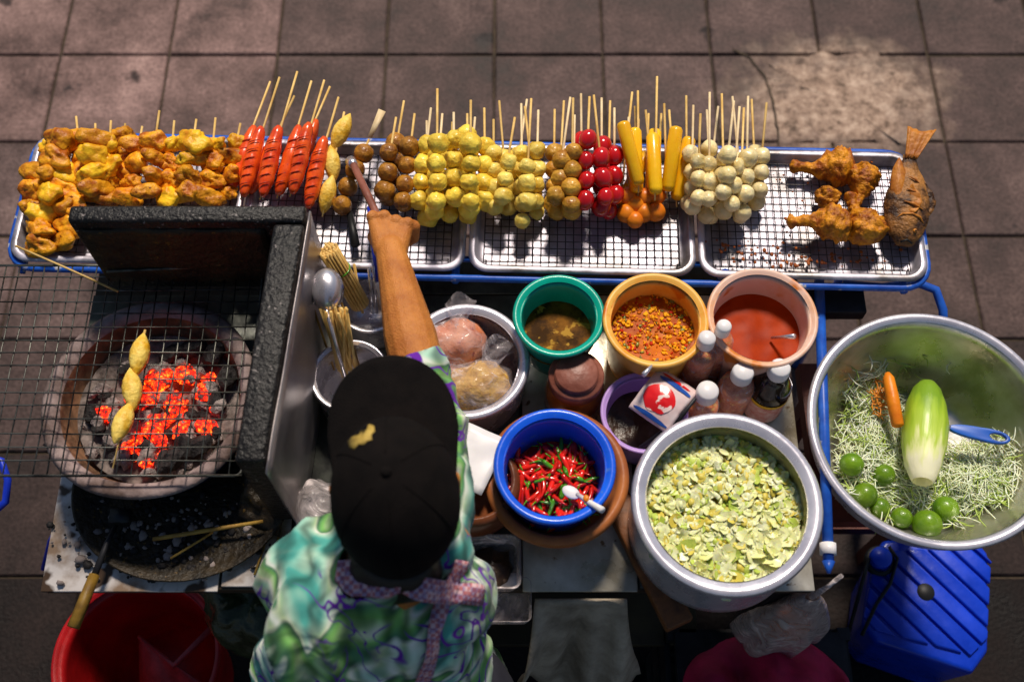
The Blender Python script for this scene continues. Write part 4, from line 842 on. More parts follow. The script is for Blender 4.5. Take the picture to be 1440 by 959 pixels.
# lilac cup
o, r_, c, zb = vessel('lilac_cup',906,580,0.905,124,0.10,0.76,'purple','lilac plastic cup holding a bright red snack packet','cup',0.0035)
surface('dark_pickles',c,r_*0.84,0.86,'darkfood','dark wet pickles at the bottom of the lilac cup','food',amp=0.006)
pk = thing('snack_packet',P(933,562,0.925),'foil packet with red oval and blue stripe stuffed in the lilac cup','packet')
pm = Matrix.Rotation(R(-38),3,'Z')
def pf(u,v,off=0.0,ex=1.0):
    x=(u-.5)*0.074*ex; y=(v-.5)*0.090*ex; h=0.010*(1-(2*(u-.5)*ex)**2)*(1-(2*(v-.5)*ex)**2)+0.0015*noise.noise(Vector((x*120,y*120,0)))+off
    return pm @ Vector((x,y,h+0.012*math.sin(v*3)))
b = MB().grid(lambda u,v: pf(u,v),16,20); solid(b.build('foil','packw',pk),0.002)
def patchon(cx,cy,rx,ry,off,m,name,wob=0.2,seed=0,n=28):
    vs=[pf(0.5+cx,0.5+cy,off)]
    for k in range(n):
        a=2*math.pi*k/n; w=1+wob*noise.noise(Vector((math.cos(a)*2,math.sin(a)*2,seed))); vs.append(pf(0.5+cx+rx*w*math.cos(a),0.5+cy+ry*w*math.sin(a),off))
    for k in range(n):
        a=2*math.pi*k/n; w=0.5*(1+wob*noise.noise(Vector((math.cos(a)*2,math.sin(a)*2,seed)))); vs.append(pf(0.5+cx+rx*w*math.cos(a),0.5+cy+ry*w*math.sin(a),off))
    fs=[(1+k,1+(k+1)%n,1+n+(k+1)%n,1+n+k) for k in range(n)]+[(0,1+n+k,1+n+(k+1)%n) for k in range(n)]
    MB().add(vs,fs).build(name,m,pk)
patchon(-0.05,-0.10,0.36,0.26,0.0012,'packr','red_oval',0.1)
patchon(0.05,0.28,0.40,0.055,0.0013,'packb','blue_stripe',0.2,7); patchon(0.0,0.38,0.36,0.035,0.0013,'packr','red_stripe',0.2,9); patchon(0.0,-0.43,0.44,0.035,0.0013,'packb','blue_stripe',0.1,11)
o = MB().tube([P(900,630,0.90),P(955,590,0.93),P(978,560,0.955)],[0.004,0.0035,0.003],8).build('spoon','iron'); tag(o,'dark spoon handle leaning across the lilac cup','spoon')
# bottles
def bottle(px,py,zt,body,lb,h=0.17,rad=0.032,dark=False,capr=0.0165):
    t = P(px,py,zt); o = thing('sauce_bottle',(t.x,t.y,zt-h),lb,'bottle','squeeze and sauce bottles by the tubs')
    sh = h-0.055
    prof=[(0,0),(rad*.95,0),(rad,0.006),(rad,sh*0.85),(rad*.92,sh),(rad*.55,sh+0.018),(0.011,sh+0.028),(0.011,h-0.018)]
    if dark: MB().lathe(prof,32).build('glass','soy',o)
    else:
        MB().lathe([(max(0,r-0.002),z+0.002) for r,z in prof[:5]]+[(0,sh*0.96)],32).build('contents',body,o); MB().lathe(prof,32).build('plastic','film',o)
    MB().lathe([(capr*.95,h-0.026),(capr,h-0.024),(capr*0.96,h-0.004),(capr*.8,h),(0,h)],28).build('cap','white',o)
    return o, sh
bottle(1019,457,1.00,'chillipowder','small white capped bottle rising in front of the pinkish tub',0.19,0.026,capr=0.0125)
bottle(995,474,0.995,'chillipowder','small white capped bottle between the yellow and pinkish tubs',0.185,0.026,capr=0.0145)
bottle(996,548,0.945,'chillipowder','white capped squeeze bottle of chilli nearest the lilac cup',0.145,0.029,capr=0.0185)
bottle(1046,521,0.960,'chillipowder','white capped squeeze bottle of chilli beside the dark bottle',0.16,0.031,capr=0.0180)
o, sh = bottle(1098,516,0.965,None,'dark soy sauce bottle with white cap and yellow edged label',0.165,0.034,True,0.0175)
MB().lathe([(0.0347,sh*0.10),(0.0347,sh*0.62)],32).build('label','labelr',o); MB().lathe([(0.0352,sh*0.64),(0.0352,sh*0.72)],32).build('label_stripe','labely',o)
# clay mortar with blue bucket of chillies
mc = P(783,668,0.915); mt = thing('clay_mortar',(mc.x,mc.y,ZT),'large terracotta mortar with thick rim holding the blue bucket','mortar')
MB().lathe([(0,0),(0.064,0),(0.068,0.010),(0.060,0.022),(0.066,0.034),(0.085,0.055),(0.104,0.082),(0.113,0.100),(0.1135,0.111),(0.107,0.118),(0.099,0.116),(0.094,0.106),(0.086,0.075),(0.06,0.045),(0,0.04)],72).build('clay_bowl','terra',mt)
MB().lathe([(0.0605,0.016),(0.0700,0.018),(0.0700,0.025),(0.0605,0.030)],48).build('foot_ring','brownclay',mt)
o, r_, c, zb = vessel('chilli_bucket',780,655,0.955,173,0.11,0.80,'bucketblue','bright blue plastic bucket of red chillies inside the terracotta mortar','bucket',0.007)
def chilli_mesh(seed,L=0.048,m='chilli'):
    b=MB(); pts=[];rs=[]
    for i in range(10):
        t=i/9; pts.append((0.007*math.sin(t*2.6+seed)*(1 if seed%2 else -1),(t-.5)*L,0.003*math.sin(t*3+seed))); rs.append(0.0044*(1-t)**0.45*(0.75+0.5*min(1,t*6)) if t<0.99 else 0.0004)
    b.tube(pts,rs,8); p0=Vector(pts[0]); b.tube([p0,p0+Vector((0.001,-0.006,0.001)),p0+Vector((0.003,-0.012,0.002))],[0.0024,0.0012,0.001],5,1)
    return b.mesh('chilli',[m,'chilli_g'])
crm=[chilli_mesh(s) for s in range(5)]; cgm=[chilli_mesh(s,0.045,'chilli_g') for s in range(3)]
zb_=0.955-0.11
bedo = surface('chilli_bed',c,r_*0.74,0.875,'chilli','packed red chillies below the top layer in blue bucket','chillies','stuff',0.006,0.006)
rr=random.Random(21)
for k in range(120):
    a=rr.uniform(0,6.283); q=math.sqrt(rr.random())*r_*0.66; h=0.884+0.014*(1-(q/(r_*.7))**2)+rr.uniform(-0.003,0.008)
    g_=k%7==3
    o=link('chilli',rr.choice(cgm if g_ else crm),None,(c.x+q*math.cos(a)+0.002,c.y+q*math.sin(a)-0.004,h),(rr.uniform(-.35,.35),rr.uniform(-.4,.4),rr.uniform(0,6.283)),rr.uniform(0.75,1.05))
    tag(o,'slim green chilli among the red ones in the blue bucket' if g_ else 'slim glossy red chilli heaped in the blue bucket','chilli','green chillies in the blue bucket' if g_ else 'red chillies in the blue bucket')
sp=thing('plastic_spoon',P(820,705,0.95),'white plastic spoon with orange sauce stuck in the red chillies','spoon'); so=sp.location.copy()
MB().tube([P(847,717,0.975)-so,P(828,706,0.955)-so,P(812,695,0.932)-so],[0.0055,0.0045,0.0035],10).build('handle','white',sp)
b=MB().ball((0,0,0),(0.010,0.015,0.0028),16,8,rot=Matrix.Rotation(R(60),3,'Z')); bo=b.build('bowl','white',sp); bo.location=P(803,692,0.922)-so
MB().ball((0,0,0),(0.0045,0.006,0.003),10,8,0,0.3,200,1).build('sauce_smear','orangeball',sp).location=P(824,702,0.955)-so+Vector((0,0,0.004))
# big pot of chopped cabbage
o, r_, cv, zb = vessel('cooking_pot',1022,706,0.955,270,0.13,0.95,'alu_bright','large aluminium pot filled with chopped pale cabbage','pot',0.011,inner='steel_in',wall=0.003)
b=MB(); rr=random.Random(14); zfill=0.955-0.050
b.grid(lambda u,v: Vector((cv.x+u*r_*0.89*math.cos(v*6.28318),cv.y+u*r_*0.89*math.sin(v*6.28318),zfill-0.002+0.004*noise.noise(Vector((u*8*math.cos(v*6.283),u*8*math.sin(v*6.283),3))))),12,40,2)
for k in range(1050):
    a=rr.uniform(0,6.283); q=math.sqrt(rr.random())*r_*0.85; x,y=cv.x+q*math.cos(a),cv.y+q*math.sin(a); s_=rr.uniform(0.0055,0.0115)*(0.62+0.5*max(0,-math.sin(a)*q/r_*1.2))
    z=zfill+0.012*(1-(q/r_)**2)+rr.uniform(0,0.009); M3=Euler((rr.uniform(-.5,.5),rr.uniform(-.5,.5),rr.uniform(0,6.3))).to_matrix(); cc=Vector((x,y,z)); s_*=1.4
    c1,c2=rr.uniform(-30,45),rr.uniform(-20,30); asp=rr.uniform(.5,1.0); sk=rr.uniform(-.4,.4); vs=[]
    for iu in range(4):
        for iv in range(4):
            X=(iu/3-.5)*2*s_; Y=(iv/3-.5)*2*s_*asp*(1+.25*noise.noise(Vector((k*1.7,iu*.9,iv*.7)))); X+=sk*Y+s_*.35*noise.noise(Vector((k*2.3,iv*1.1,iu*.5)))
            if iu in (0,3) and iv in (0,3): X*=.75; Y*=.75
            vs.append(cc+M3@Vector((X,Y,c1*X*X+c2*X*Y+.0012*math.sin(Y*700+k))))
    b.add(vs,[(iu*4+iv,(iu+1)*4+iv,(iu+1)*4+iv+1,iu*4+iv+1) for iu in range(3) for iv in range(3)],rr.choice([0,0,0,0,0,0,1,2]))
for k in range(620):
    a=rr.uniform(0,6.283); q=math.sqrt(rr.random())*r_*0.84; x,y=cv.x+q*math.cos(a),cv.y+q*math.sin(a); s_=rr.uniform(0.004,0.0085)
    b.ball((x,y,zfill+0.012*(1-(q/r_)**2)+rr.uniform(0.002,0.008)),(s_,s_*rr.uniform(.45,.9),s_*rr.uniform(.25,.5)),8,6,rr.choice([0,0,0,0,1,2,2]),0.55,190,k,Euler((rr.uniform(-.4,.4),rr.uniform(-.4,.4),rr.uniform(0,6.3))).to_matrix())
tag(b.build('chopped_cabbage',['cabbage','cabbage2','cabbage3'],None,True),'chopped pale green cabbage filling the large aluminium pot','cabbage',kind='stuff')
# second brown clay jar left of the mortar, wooden bar, white sheet
o=thing('clay_jar',P(668,705,ZT),'reddish brown clay jar half hidden behind the vendor','jar')
MB().lathe([(0,0),(0.055,0),(0.07,0.03),(0.078,0.07),(0.074,0.10),(0.066,0.115),(0.060,0.112),(0.062,0.09),(0,0.085)],48).build('jar_body','brownclay',o)
b=MB().box((-0.023,-0.14,0),(0.023,0.125,0.026)); o=b.build('wooden_bar','rust',None,False); bevel(o,0.004,3); o.location=P(898,770,ZT+0.001); o.rotation_euler=(0,0,R(24)); tag(o,'rust brown wooden bar lying between mortar and cabbage pot','bar')
b=MB().grid(lambda u,v: Vector(((u-.5)*0.07,(v-.5)*0.10,0.002+0.003*noise.noise(Vector((u*3,v*3,0))))),8,8); o=solid(b.build('white_plate','white'),0.002); o.location=P(668,645,0.925); o.rotation_euler=(0,0,R(-25)); tag(o,'white flat plastic plate resting on the brown clay jar','plate')
# cleaver-like food box at the front
bx=thing('clear_box',P(690,800,ZT),'clear plastic box holding brown scraps at the board edge','box')
vs=[]
bb_=MB()
for e,z in ((0.0,0.0),(0.004,0.045),(0.008,0.046)):
    pass
pts=rrect(0.045,0.04,0.012); n=len(pts)
vs=[(x*.9,y*.9,0.001) for x,y in pts]+[(x,y,0.05) for x,y in pts]+[(x*1.08,y*1.08,0.051) for x,y in pts]
bb_.add(vs,[tuple(range(n))]+[(l*n+k,l*n+(k+1)%n,(l+1)*n+(k+1)%n,(l+1)*n+k) for l in range(2) for k in range(n)])
solid(bb_.build('plastic_shell','film_thick',bx),0.0015)
MB().ball((0,0,0.014),(0.036,0.032,0.012),16,10,0,0.4,60,3).build('scraps','darkfood',bx)
bx2=thing('clear_box',P(712,850,0.76),'clear plastic tub hooked on the board front left of the metal sheet','box')
bb_=MB(); bb_.add([(x*.8,y*.8,0.001) for x,y in pts]+[(x*.9,y*.9,0.04) for x,y in pts],[tuple(range(n))]+[(k,(k+1)%n,n+(k+1)%n,n+k) for k in range(n)])
solid(bb_.build('plastic_shell','film_thick',bx2),0.0015); MB().box((-0.02,0.02,0.036),(0.02,0.042,0.042)).build('hook','white',bx2)
# clear plastic bag between windshield and vendor
def crumple(name,px,py,z,rad,m,lb,cat,seed,amp=0.35,freq=14):
    c=P(px,py,z); b=MB().ball((0,0,0),rad,44,30,0,amp,freq,seed)
    for i in range(len(b.v)):
        q=b.v[i]; b.v[i]=q*(1+0.10*abs(noise.noise(q*60+Vector((seed,0,0)))))
    o=b.build(name,m); o.location=c; return tag(o,lb,cat)
crumple('plastic_bag',446,715,0.87,(0.036,0.058,0.045),'film_thick','crumpled clear plastic bag between windshield and vendor','bag',2)
# ---------------------------------------------------------------- basin on stool
stl=thing('wooden_stool',(0.69,0.72,0),'red brown wooden stool carrying the big aluminium basin','stool')
MB().box((-0.16,-0.16,0.665),(0.16,0.14,0.70)).build('seat','redwood',stl,False)
for sx in (-1,1):
    for sy in (-1,1): MB().prism([(sx*.13-.015,sy*.065+.02-.015),(sx*.13+.015,sy*.065+.02-.015),(sx*.13+.015,sy*.065+.02+.015),(sx*.13-.015,sy*.065+.02+.015)],0,0.665).build('leg','redwood',stl,False)
for sy in (-1,1): MB().box((-0.114,sy*.065+.01,0.25),(0.114,sy*.065+.03,0.29)).build('rail','redwood',stl,False)
zr=0.85; cb=P(1313,600,zr); Rb_=352/2/S(600,zr)
bs_=thing('steel_basin',(cb.x,cb.y,zr-0.148),'wide aluminium basin of shredded papaya, limes and carrot','basin')
BD=0.147
prof=[(0,0)]+[(Rb_*(0.62+0.36*math.sin(t/9*math.pi/2)**1.2), BD*(t/9)**1.25) for t in range(10)]+[(Rb_,BD-0.002),(Rb_+0.002,BD+0.003),(Rb_-0.002,BD+0.007),(Rb_-0.009,BD+0.0065),(Rb_-0.013,BD+0.001)]
MB().lathe(prof,96).build('outer_wall','alu_bright',bs_)
MB().lathe([(Rb_-0.013,BD+0.001)]+[(Rb_*(0.62+0.36*math.sin(t/9*math.pi/2)**1.2)-0.011, max(0.004,BD*(t/9)**1.25)) for t in range(9,-1,-1)]+[(0,0.004)],96).build('inner_wall','basin_in',bs_)
ZBB=zr-0.148+0.004
def on_basin(px,py,z): return P(px,py,z)
b=MB(); rr=random.Random(9)
def shreds(cx,cy,sx,sy,n,z0,h,cols,L=(0.025,0.06)):
    for k in range(n):
        px,py=cx+max(-1.7,min(1.7,rr.gauss(0,1)))*sx,cy+max(-1.7,min(1.7,rr.gauss(0,1)))*sy; dd=max(0,1-((px-cx)/(2.2*sx))**2-((py-cy)/(2.2*sy))**2)
        z=z0+h*dd*rr.uniform(0.3,1)+0.004; p=P(px,py,z)
        q=Vector((p.x-cb.x,p.y-cb.y))
        if q.length>Rb_*0.86: continue
        if q.length>Rb_*0.80: continue
        if q.length>Rb_*0.5:
            w_=max(0,min(1,(min(.97,(q.length+0.016)/Rb_)-.62)/.36)); z=max(z, ZBB+0.006+BD*(math.asin(w_**(1/1.2))/(math.pi/2))**1.25); p.z=z
        a=rr.uniform(0,6.283); l=rr.uniform(*L); d=Vector((math.cos(a),math.sin(a),rr.uniform(-.22,.22)))*l/2; s_=Vector((-math.sin(a),math.cos(a),0))*rr.uniform(-.0045,.0045)
        b.tube([p-d-s_*rr.uniform(-1,2),p-d*.55+s_*.7,p+s_*1.3,p+d*.5+s_*.6,p+d-s_*rr.uniform(-1,2)+Vector((0,0,-.002))],[0.0005,0.0011,0.0012,0.0010,0.0005],4,rr.choice(cols))
shreds(1225,640,25,42,760,ZBB,0.045,[0,0,0,0,1])
shreds(1222,565,20,22,160,ZBB,0.04,[0,1,0])
shreds(1378,672,34,26,900,ZBB,0.045,[0,0,0,0,0,0,1])
shreds(1310,700,48,26,300,ZBB,0.025,[0,0,1])
shreds(1238,560,6,14,40,ZBB+0.03,0.02,[2],(0.015,0.035))
shreds(1330,520,70,40,16,ZBB+0.01,0.01,[0,1],(0.015,0.03))
tag(b.build('papaya_shreds',['shred','shred_g','shred_o']),'pale green papaya shreds heaped in the aluminium basin','papaya shreds',kind='stuff')
lm=MB().ball((0,0,0),(0.0215,0.0215,0.022),28,18,0,0.03,30,2).add([],[]).mesh('lime','lime')
for i,(x,y,h,s_,lb) in enumerate([(1198,653,0.05,0.95,'lime at the left rim side of the basin, highest of the limes'),(1216,696,0.045,1.0,'lime just below the leftmost one, beside the papaya shreds'),(1238,714,0.035,0.8,'small lime to the right of the two left ones'),(1304,737,0.035,1.15,'large lime nearest the front rim of the basin'),(1330,716,0.03,1.05,'lime in shade right of the papaya cut end'),(1268,728,0.03,0.85,'dark lime left of the large front one'),(1243,668,0.035,0.9,'yellow green lime half buried in papaya shreds')]):
    o=link('lime',lm,None,P(x,y,ZBB+h),(rr.uniform(0,3),rr.uniform(0,3),rr.uniform(0,3)),s_*1.0); tag(o,lb,'lime','limes in the basin')
# whole peeled papaya
A=P(1297,676,ZBB+0.075); B=P(1304,535,ZBB+0.055); pp=thing('green_papaya',A,'half peeled green papaya lying in the basin with hollow cut end','papaya'); orient(pp,A,B); L_=(B-A).length
prof=[(0.0,0.0185),(0.03,0.0215),(0.15,0.0305),(0.35,0.0375),(0.55,0.0385),(0.75,0.034),(0.9,0.024),(0.97,0.014),(1.0,0.002)]
i_=3
b=MB().tube([(0,-0.002,0)]+[(0,L_*(k/30),0) for k in range(31)],[0.0165]+[(lambda t:[ra+(rc-ra)*(t-a)/(c-a) for (a,ra),(c,rc) in zip(prof,prof[1:]) if a<=t<=c][0])(k/30) for k in range(31)],40,caps=False)
for i2 in range(len(b.v)):
    q=b.v[i2]; ax=Vector((0,q.y,0)); b.v[i2]=ax+(q-ax)*(1+0.05*noise.noise(Vector((q.x*40,q.y*12,q.z*40))))
b.build('flesh_and_skin','papaya_two',pp)
MB().tube([(0,-0.002,0),(0,0.004,0),(0,0.03,0)],[0.0168,0.0125,0.006],24,caps=False).build('cut_hollow','papaya_w',pp)
# carrot
A=P(1263,600,ZBB+0.07); B=P(1248,524,ZBB+0.075); o=MB().tube([A,A.lerp(B,.03),A.lerp(B,.5),A.lerp(B,.9),B],[0.007,0.0105,0.0115,0.0100,0.004],16).build('carrot','carrot'); tag(o,'peeled carrot lying left of the papaya in the basin','carrot')
# peeler
pl=thing('vegetable_peeler',P(1375,612,ZBB+0.07),'blue handled peeler lying right of the papaya in the basin','peeler'); po=pl.location.copy()
a_=P(1338,602,ZBB+0.075)-po; c_=P(1415,618,ZBB+0.082)-po; d=(c_-a_).normalized(); s_=Vector((-d.y,d.x,0))
b=MB(); vs=[]
N_=28
for k in range(N_):
    a=2*math.pi*k/N_; t=math.cos(a); w=0.0115+0.006*max(0,t) ; ln=(c_-a_).length/2+0.006; vs.append((a_+c_)/2+d*ln*t+s_*w*math.sin(a))
inner=[]
hc=a_.lerp(c_,0.84)
for k in range(N_):
    a=2*math.pi*k/N_; inner.append(hc+d*0.014*math.cos(a)+s_*0.007*math.sin(a))
allv=[v+Vector((0,0,0.004)) for v in vs]+[v+Vector((0,0,0.004)) for v in inner]+[v-Vector((0,0,0.004)) for v in vs]+[v-Vector((0,0,0.004)) for v in inner]
fs=[]
for k in range(N_):
    k2=(k+1)%N_; fs+=[(k,k2,N_+k2,N_+k),(2*N_+k,3*N_+k,3*N_+k2,2*N_+k2),(k,2*N_+k,2*N_+k2,k2),(N_+k,N_+k2,3*N_+k2,3*N_+k)]
b.add(allv,fs); bevel(b.build('handle','peelerblue',pl,False),0.0025,3,50)
MB().tube([a_-d*0.002,a_-d*0.03+s_*0.004],[0.005,0.004],8).build('blade_holder','alu',pl)
# ---------------------------------------------------------------- things at the front, low down
# blue jerrycan with diagonal ribs
zj=0.30
pts=[P(1218,790,zj),P(1240,768,zj),P(1378,758,zj),P(1404,785,zj),P(1398,905,zj),P(1372,932,zj),P(1222,893,zj),P(1202,872,zj)]
jc=sum(pts,Vector())/8; jn=thing('jerrycan',(jc.x,jc.y,0),'blue plastic water can with diagonal ribs and round cap','water can')
lp=[p-jc for p in pts]
b=MB(); n=8
vs=[(p.x*0.80+0.02,p.y*0.85,0.0) for p in lp]+[(p.x*0.84+0.02,p.y*0.88,0.02) for p in lp]+[(p.x,p.y,zj-0.012) for p in lp]+[(p.x*0.96,p.y*0.96,zj-0.002) for p in lp]
fs=[tuple(reversed(range(8)))]+[(l*8+k,l*8+(k+1)%8,(l+1)*8+(k+1)%8,(l+1)*8+k) for l in range(3) for k in range(8)]+[tuple(range(24,32))]
b.add(vs,fs); bevel(b.build('shell','deepblue',jn,False),0.006,3,20)
# raised ribs clipped to the outline (each a rounded long pad)
def clip(poly, nrm, dist):
    out=[]
    for i in range(len(poly)):
        a,c=poly[i],poly[(i+1)%len(poly)]; da=a.dot(nrm)-dist; dc=c.dot(nrm)-dist
        if da<=0: out.append(a)
        if da*dc<0: out.append(a+(c-a)*(da/(da-dc)))
    return out
top=[Vector((p.x*0.89,p.y*0.89,0)) for p in lp]; dn=Vector((math.cos(R(42)),math.sin(R(42)),0))
for k in range(-4,5):
    lo,hi=k*0.036+0.0035,(k+1)*0.036-0.0035
    poly=clip(clip(top,dn,hi),-dn,-lo)
    if len(poly)<3: continue
    o=MB().prism(poly,zj-0.006,zj+0.006).build('rib','deepblue',jn,False); bevel(o,0.004,3,30)
MB().lathe([(0,0.0015),(0.017,0.0015),(0.018,0.0),(0.018,-0.004)],24).build('finger_hole','black',jn).location=P(1302,832,zj+0.006)-Vector((jc.x,jc.y,0))
jn.children[-1].scale=(0.9,1.15,1)
MB().lathe([(0,0.026),(0.020,0.026),(0.022,0.023),(0.0225,0.002),(0.0225,-0.004)],32).build('cap','deepblue',jn).location=P(1235,787,zj)-Vector((jc.x,jc.y,0))
MB().lathe([(0.0232,0.002),(0.031,0.002),(0.031,0.013),(0.0232,0.013)],32).build('cap_ring','black',jn).location=P(1235,790,zj)-Vector((jc.x,jc.y,0))
o=MB().tube([P(1222,785,zj+0.02),P(1212,820,zj+0.02),P(1198,872,zj-0.03),P(1190,900,zj-0.10)],0.004,8).build('black_strap','black'); o.parent=jn; o.matrix_parent_inverse=Matrix.Translation(-Vector((jc.x,jc.y,0)))
o=MB().tube([P(1250,768,zj+0.02),P(1262,785,zj+0.016),P(1252,820,zj+0.012),P(1232,850,zj+0.012),P(1212,893,zj+0.010)],0.0038,8).build('black_cord','black'); o.parent=jn; o.matrix_parent_inverse=Matrix.Translation(-Vector((jc.x,jc.y,0)))
# red bucket with scoop
o, r_, c, zb = vessel('red_bucket',192,925,0.36,238,0.30,0.74,'redpl','large round red plastic bucket on the ground below the stove','bucket',0.006)
sc=thing('dustpan',P(225,905,0.29),'dusty red scoop with folded edge standing in the red bucket','scoop'); so=sc.location.copy()
a1,a2,a3,a4=P(195,895,0.27)-so,P(245,935,0.30)-so,P(300,880,0.33)-so,P(230,960,0.20)-so
b=MB().grid(lambda u,v: a1.lerp(a2,u).lerp(a3.lerp(a2,0.2),v*u)+Vector((0,-0.09*v,-0.05*v+0.006*math.sin(u*9))),10,8); solid(b.build('scoop_side','scoop',sc),0.003)
MB().tube([a1,a2,a3],[0.004,0.006,0.007],8).build('folded_edge','scoop',sc)
# dark green bag under board
o=crumple('rubbish_bag',365,862,0.62,(0.085,0.07,0.08),'darkgreenbag','shiny dark green plastic bag hanging under the white board','bag',6,0.3,12)
# grey rag hanging from the board
def rag(u,v):
    x=P(752+130*u,838,ZT).x; z=ZT-0.004-(0.30+0.12*math.sin(u*2.6+.4)-0.16*(1-u)**3)*v; y=YF-0.014-0.06*v-0.040*v*math.sin(u*8+v*3)-0.012*math.sin(u*21+v*3)*min(1,v*2)
    return Vector((x+0.02*v*(u-.3)*2-0.05*v*(0.5-u)*(v>0)*v, y-0.05*v, z+0.02*math.sin(u*5)*v))
o=solid(MB().grid(rag,26,22).build('grey_rag','greyrag'),0.004); tag(o,'grey brown rag hanging over the front edge of cart','cloth')
# plastic bag hanging at right
hb=thing('carrier_bag',P(1130,850,0.70),'translucent carrier bag hanging from the right front cart corner','bag'); ho=hb.location.copy()
def hbag(u,v):
    a=v*2*math.pi; r=0.012+0.060*min(1,u*1.5)**0.8; 
    return Vector((r*math.cos(a)*1.05+0.008*math.sin(a*5+u*3)*u, r*math.sin(a)*0.62+0.006*math.sin(a*7)*u, 0.06-0.30*u))
solid(MB().grid(hbag,16,44).build('bag_body','film_bag',hb),0.001)
MB().ball((0,0,-0.15),(0.052,0.032,0.035),20,14,0,0.3,40,4).build('bag_contents','orangeball',hb)
MB().tube([(0,0,0.055),(0.02,0.01,0.09),(0.035,0.02,0.12)],[0.006,0.004,0.004],8).build('bag_handle','film_thick',hb)
# crimson cloth bundle
c=P(1078,975,0.40)
def cl(u,v):
    a=v*2*math.pi; r=math.sin(u*math.pi/2); x=0.16*r*math.cos(a); y=0.12*r*math.sin(a); z=0.10*math.cos(u*math.pi/2)-0.02
    w=0.030*math.sin(x*38+y*16+3*noise.noise(Vector((x*9,y*9,4))))+0.022*noise.noise(Vector((x*20,y*20,1)))-0.06*(x<0)*abs(x)*4
    return Vector((x,y,z+w*math.cos(u*1.2)))
o=MB().grid(cl,26,56).build('crimson_cloth','magenta'); o.location=c; tag(o,'folded crimson cloth heaped on a crate under the cart corner','cloth')
cr=thing('plastic_crate',(c.x,c.y,0),'dark plastic crate under the crimson cloth','crate')
for z in (0.02,0.14,0.26): 
    b=MB(); b.box((-0.17,-0.13,z),(0.17,-0.12,z+0.09)).box((-0.17,0.12,z),(0.17,0.13,z+0.09)).box((-0.18,-0.13,z),(-0.17,0.13,z+0.09)).box((0.17,-0.13,z),(0.18,0.13,z+0.09)); b.build('side_slats','iron',cr,False)
for sx in (-1,1):
    for sy in (-1,1): MB().box((sx*.165-.012,sy*.115-.012,0),(sx*.165+.012,sy*.115+.012,0.38)).build('corner_post','iron',cr,False)
MB().box((-0.164,-0.116,0.37),(0.164,0.116,0.39)).build('lid','iron',cr,False)
# blue hose at the left edge
o=MB().tube([P(-25,640,0.62),P(2,648,0.62),P(11,675,0.61),P(8,705,0.60),P(-20,730,0.58)],0.007,10).build('blue_hose','bluehose'); tag(o,'loop of blue hose at the left edge beside the cart','hose')
o=MB().tube([P(103,655,0.60),P(101,690,0.55),P(92,720,0.50),P(70,760,0.4),P(60,800,0.3)],0.004,8).build('blue_rope','bluehose'); tag(o,'thin blue rope hanging at the left end of cart','rope')
# ---------------------------------------------------------------- the vendor
def remesh(b, voxel, smooth=3, name='tmp'):
    me=bpy.data.meshes.new(name); me.from_pydata([tuple(v) for v in b.v],[],b.f); 
    bm=bmesh.new(); bm.from_mesh(me); bmesh.ops.recalc_face_normals(bm,faces=bm.faces); bm.to_mesh(me); bm.free()
    t=bpy.data.objects.new(name,me); C.objects.link(t)
    r=t.modifiers.new('r','REMESH'); r.mode='VOXEL'; r.voxel_size=voxel; r.use_smooth_shade=True
    s=t.modifiers.new('s','SMOOTH'); s.iterations=smooth; s.factor=0.5
    dg=bpy.context.evaluated_depsgraph_get(); ev=t.evaluated_get(dg); out=bpy.data.meshes.new_from_object(ev)
    bpy.data.objects.remove(t); return out
hc=P(556,686,1.225)
BASE=Vector((-0.17,0.20,0)); per=thing('person',BASE,'street vendor in black cap and green floral shirt reaching over trays','person')
def L3(v): return Vector(v)-BASE
shR=P(606,765,1.105); shL=P(446,872,1.08); neck=P(545,800,1.13); chest=(shR+shL)/2+Vector((0.0,0.0,-0.05))
hip=Vector((-0.175,0.235,0.74)); belly=(chest+hip)/2
elR=P(590,530,1.055); wrR=P(549,352,1.02); 
b=MB()
def cp(a,c,ra,rc): b.capsule(L3(a),L3(c),ra,rc)
head=hc
for k in range(1):
    b.ball(L3(head),(0.073,0.086,0.094),28,20,rot=Matrix.Rotation(R(-18),3,'X'))
cp(neck,head-Vector((0,0.015,0.05)),0.047,0.045)
# jaw, nose, ears, lips, brow
fw=Vector((-0.10,0.93,-0.34)).normalized(); sd=Vector((0.99,0.10,0)).normalized(); upv=sd.cross(fw).normalized()
cp(head+fw*0.02-upv*0.055, head+fw*0.055-upv*0.062, 0.050,0.036)
cp(head+fw*0.088+upv*0.0, head+fw*0.102-upv*0.028, 0.008,0.013)
for s_ in (-1,1):
    cp(head+sd*s_*0.074+upv*0.008, head+sd*s_*0.074-upv*0.022, 0.010,0.008); cp(head+fw*0.080+sd*s_*0.012+upv*0.022, head+fw*0.074+sd*s_*0.040+upv*0.024,0.010,0.009)
    cp(head+fw*0.070+sd*s_*0.035-upv*0.02, head+fw*0.055+sd*s_*0.045-upv*0.04,0.016,0.016)
cp(head+fw*0.084-upv*0.048-sd*0.014, head+fw*0.084-upv*0.048+sd*0.014,0.008,0.008)
cp(shR,shL,0.055,0.055); cp(chest+Vector((.06,0,0)),chest-Vector((.06,0,0)),0.085,0.085); cp(chest,belly,0.11,0.115); cp(belly,hip,0.115,0.13)
cp(neck,chest,0.06,0.09)
for s_ in (-1,1):
    h=hip+Vector((s_*0.075,0,-0.03)); kn=Vector((hip.x+s_*0.085,0.25,0.42)); an=Vector((hip.x+s_*0.09,0.21,0.08))
    cp(h,kn,0.082,0.052); cp(kn,an,0.050,0.034); cp(an,an+Vector((0,-0.02,-0.035)),0.034,0.032); cp(an+Vector((0,-0.02,-0.045)),an+Vector((s_*0.01,0.13,-0.055)),0.028,0.022)
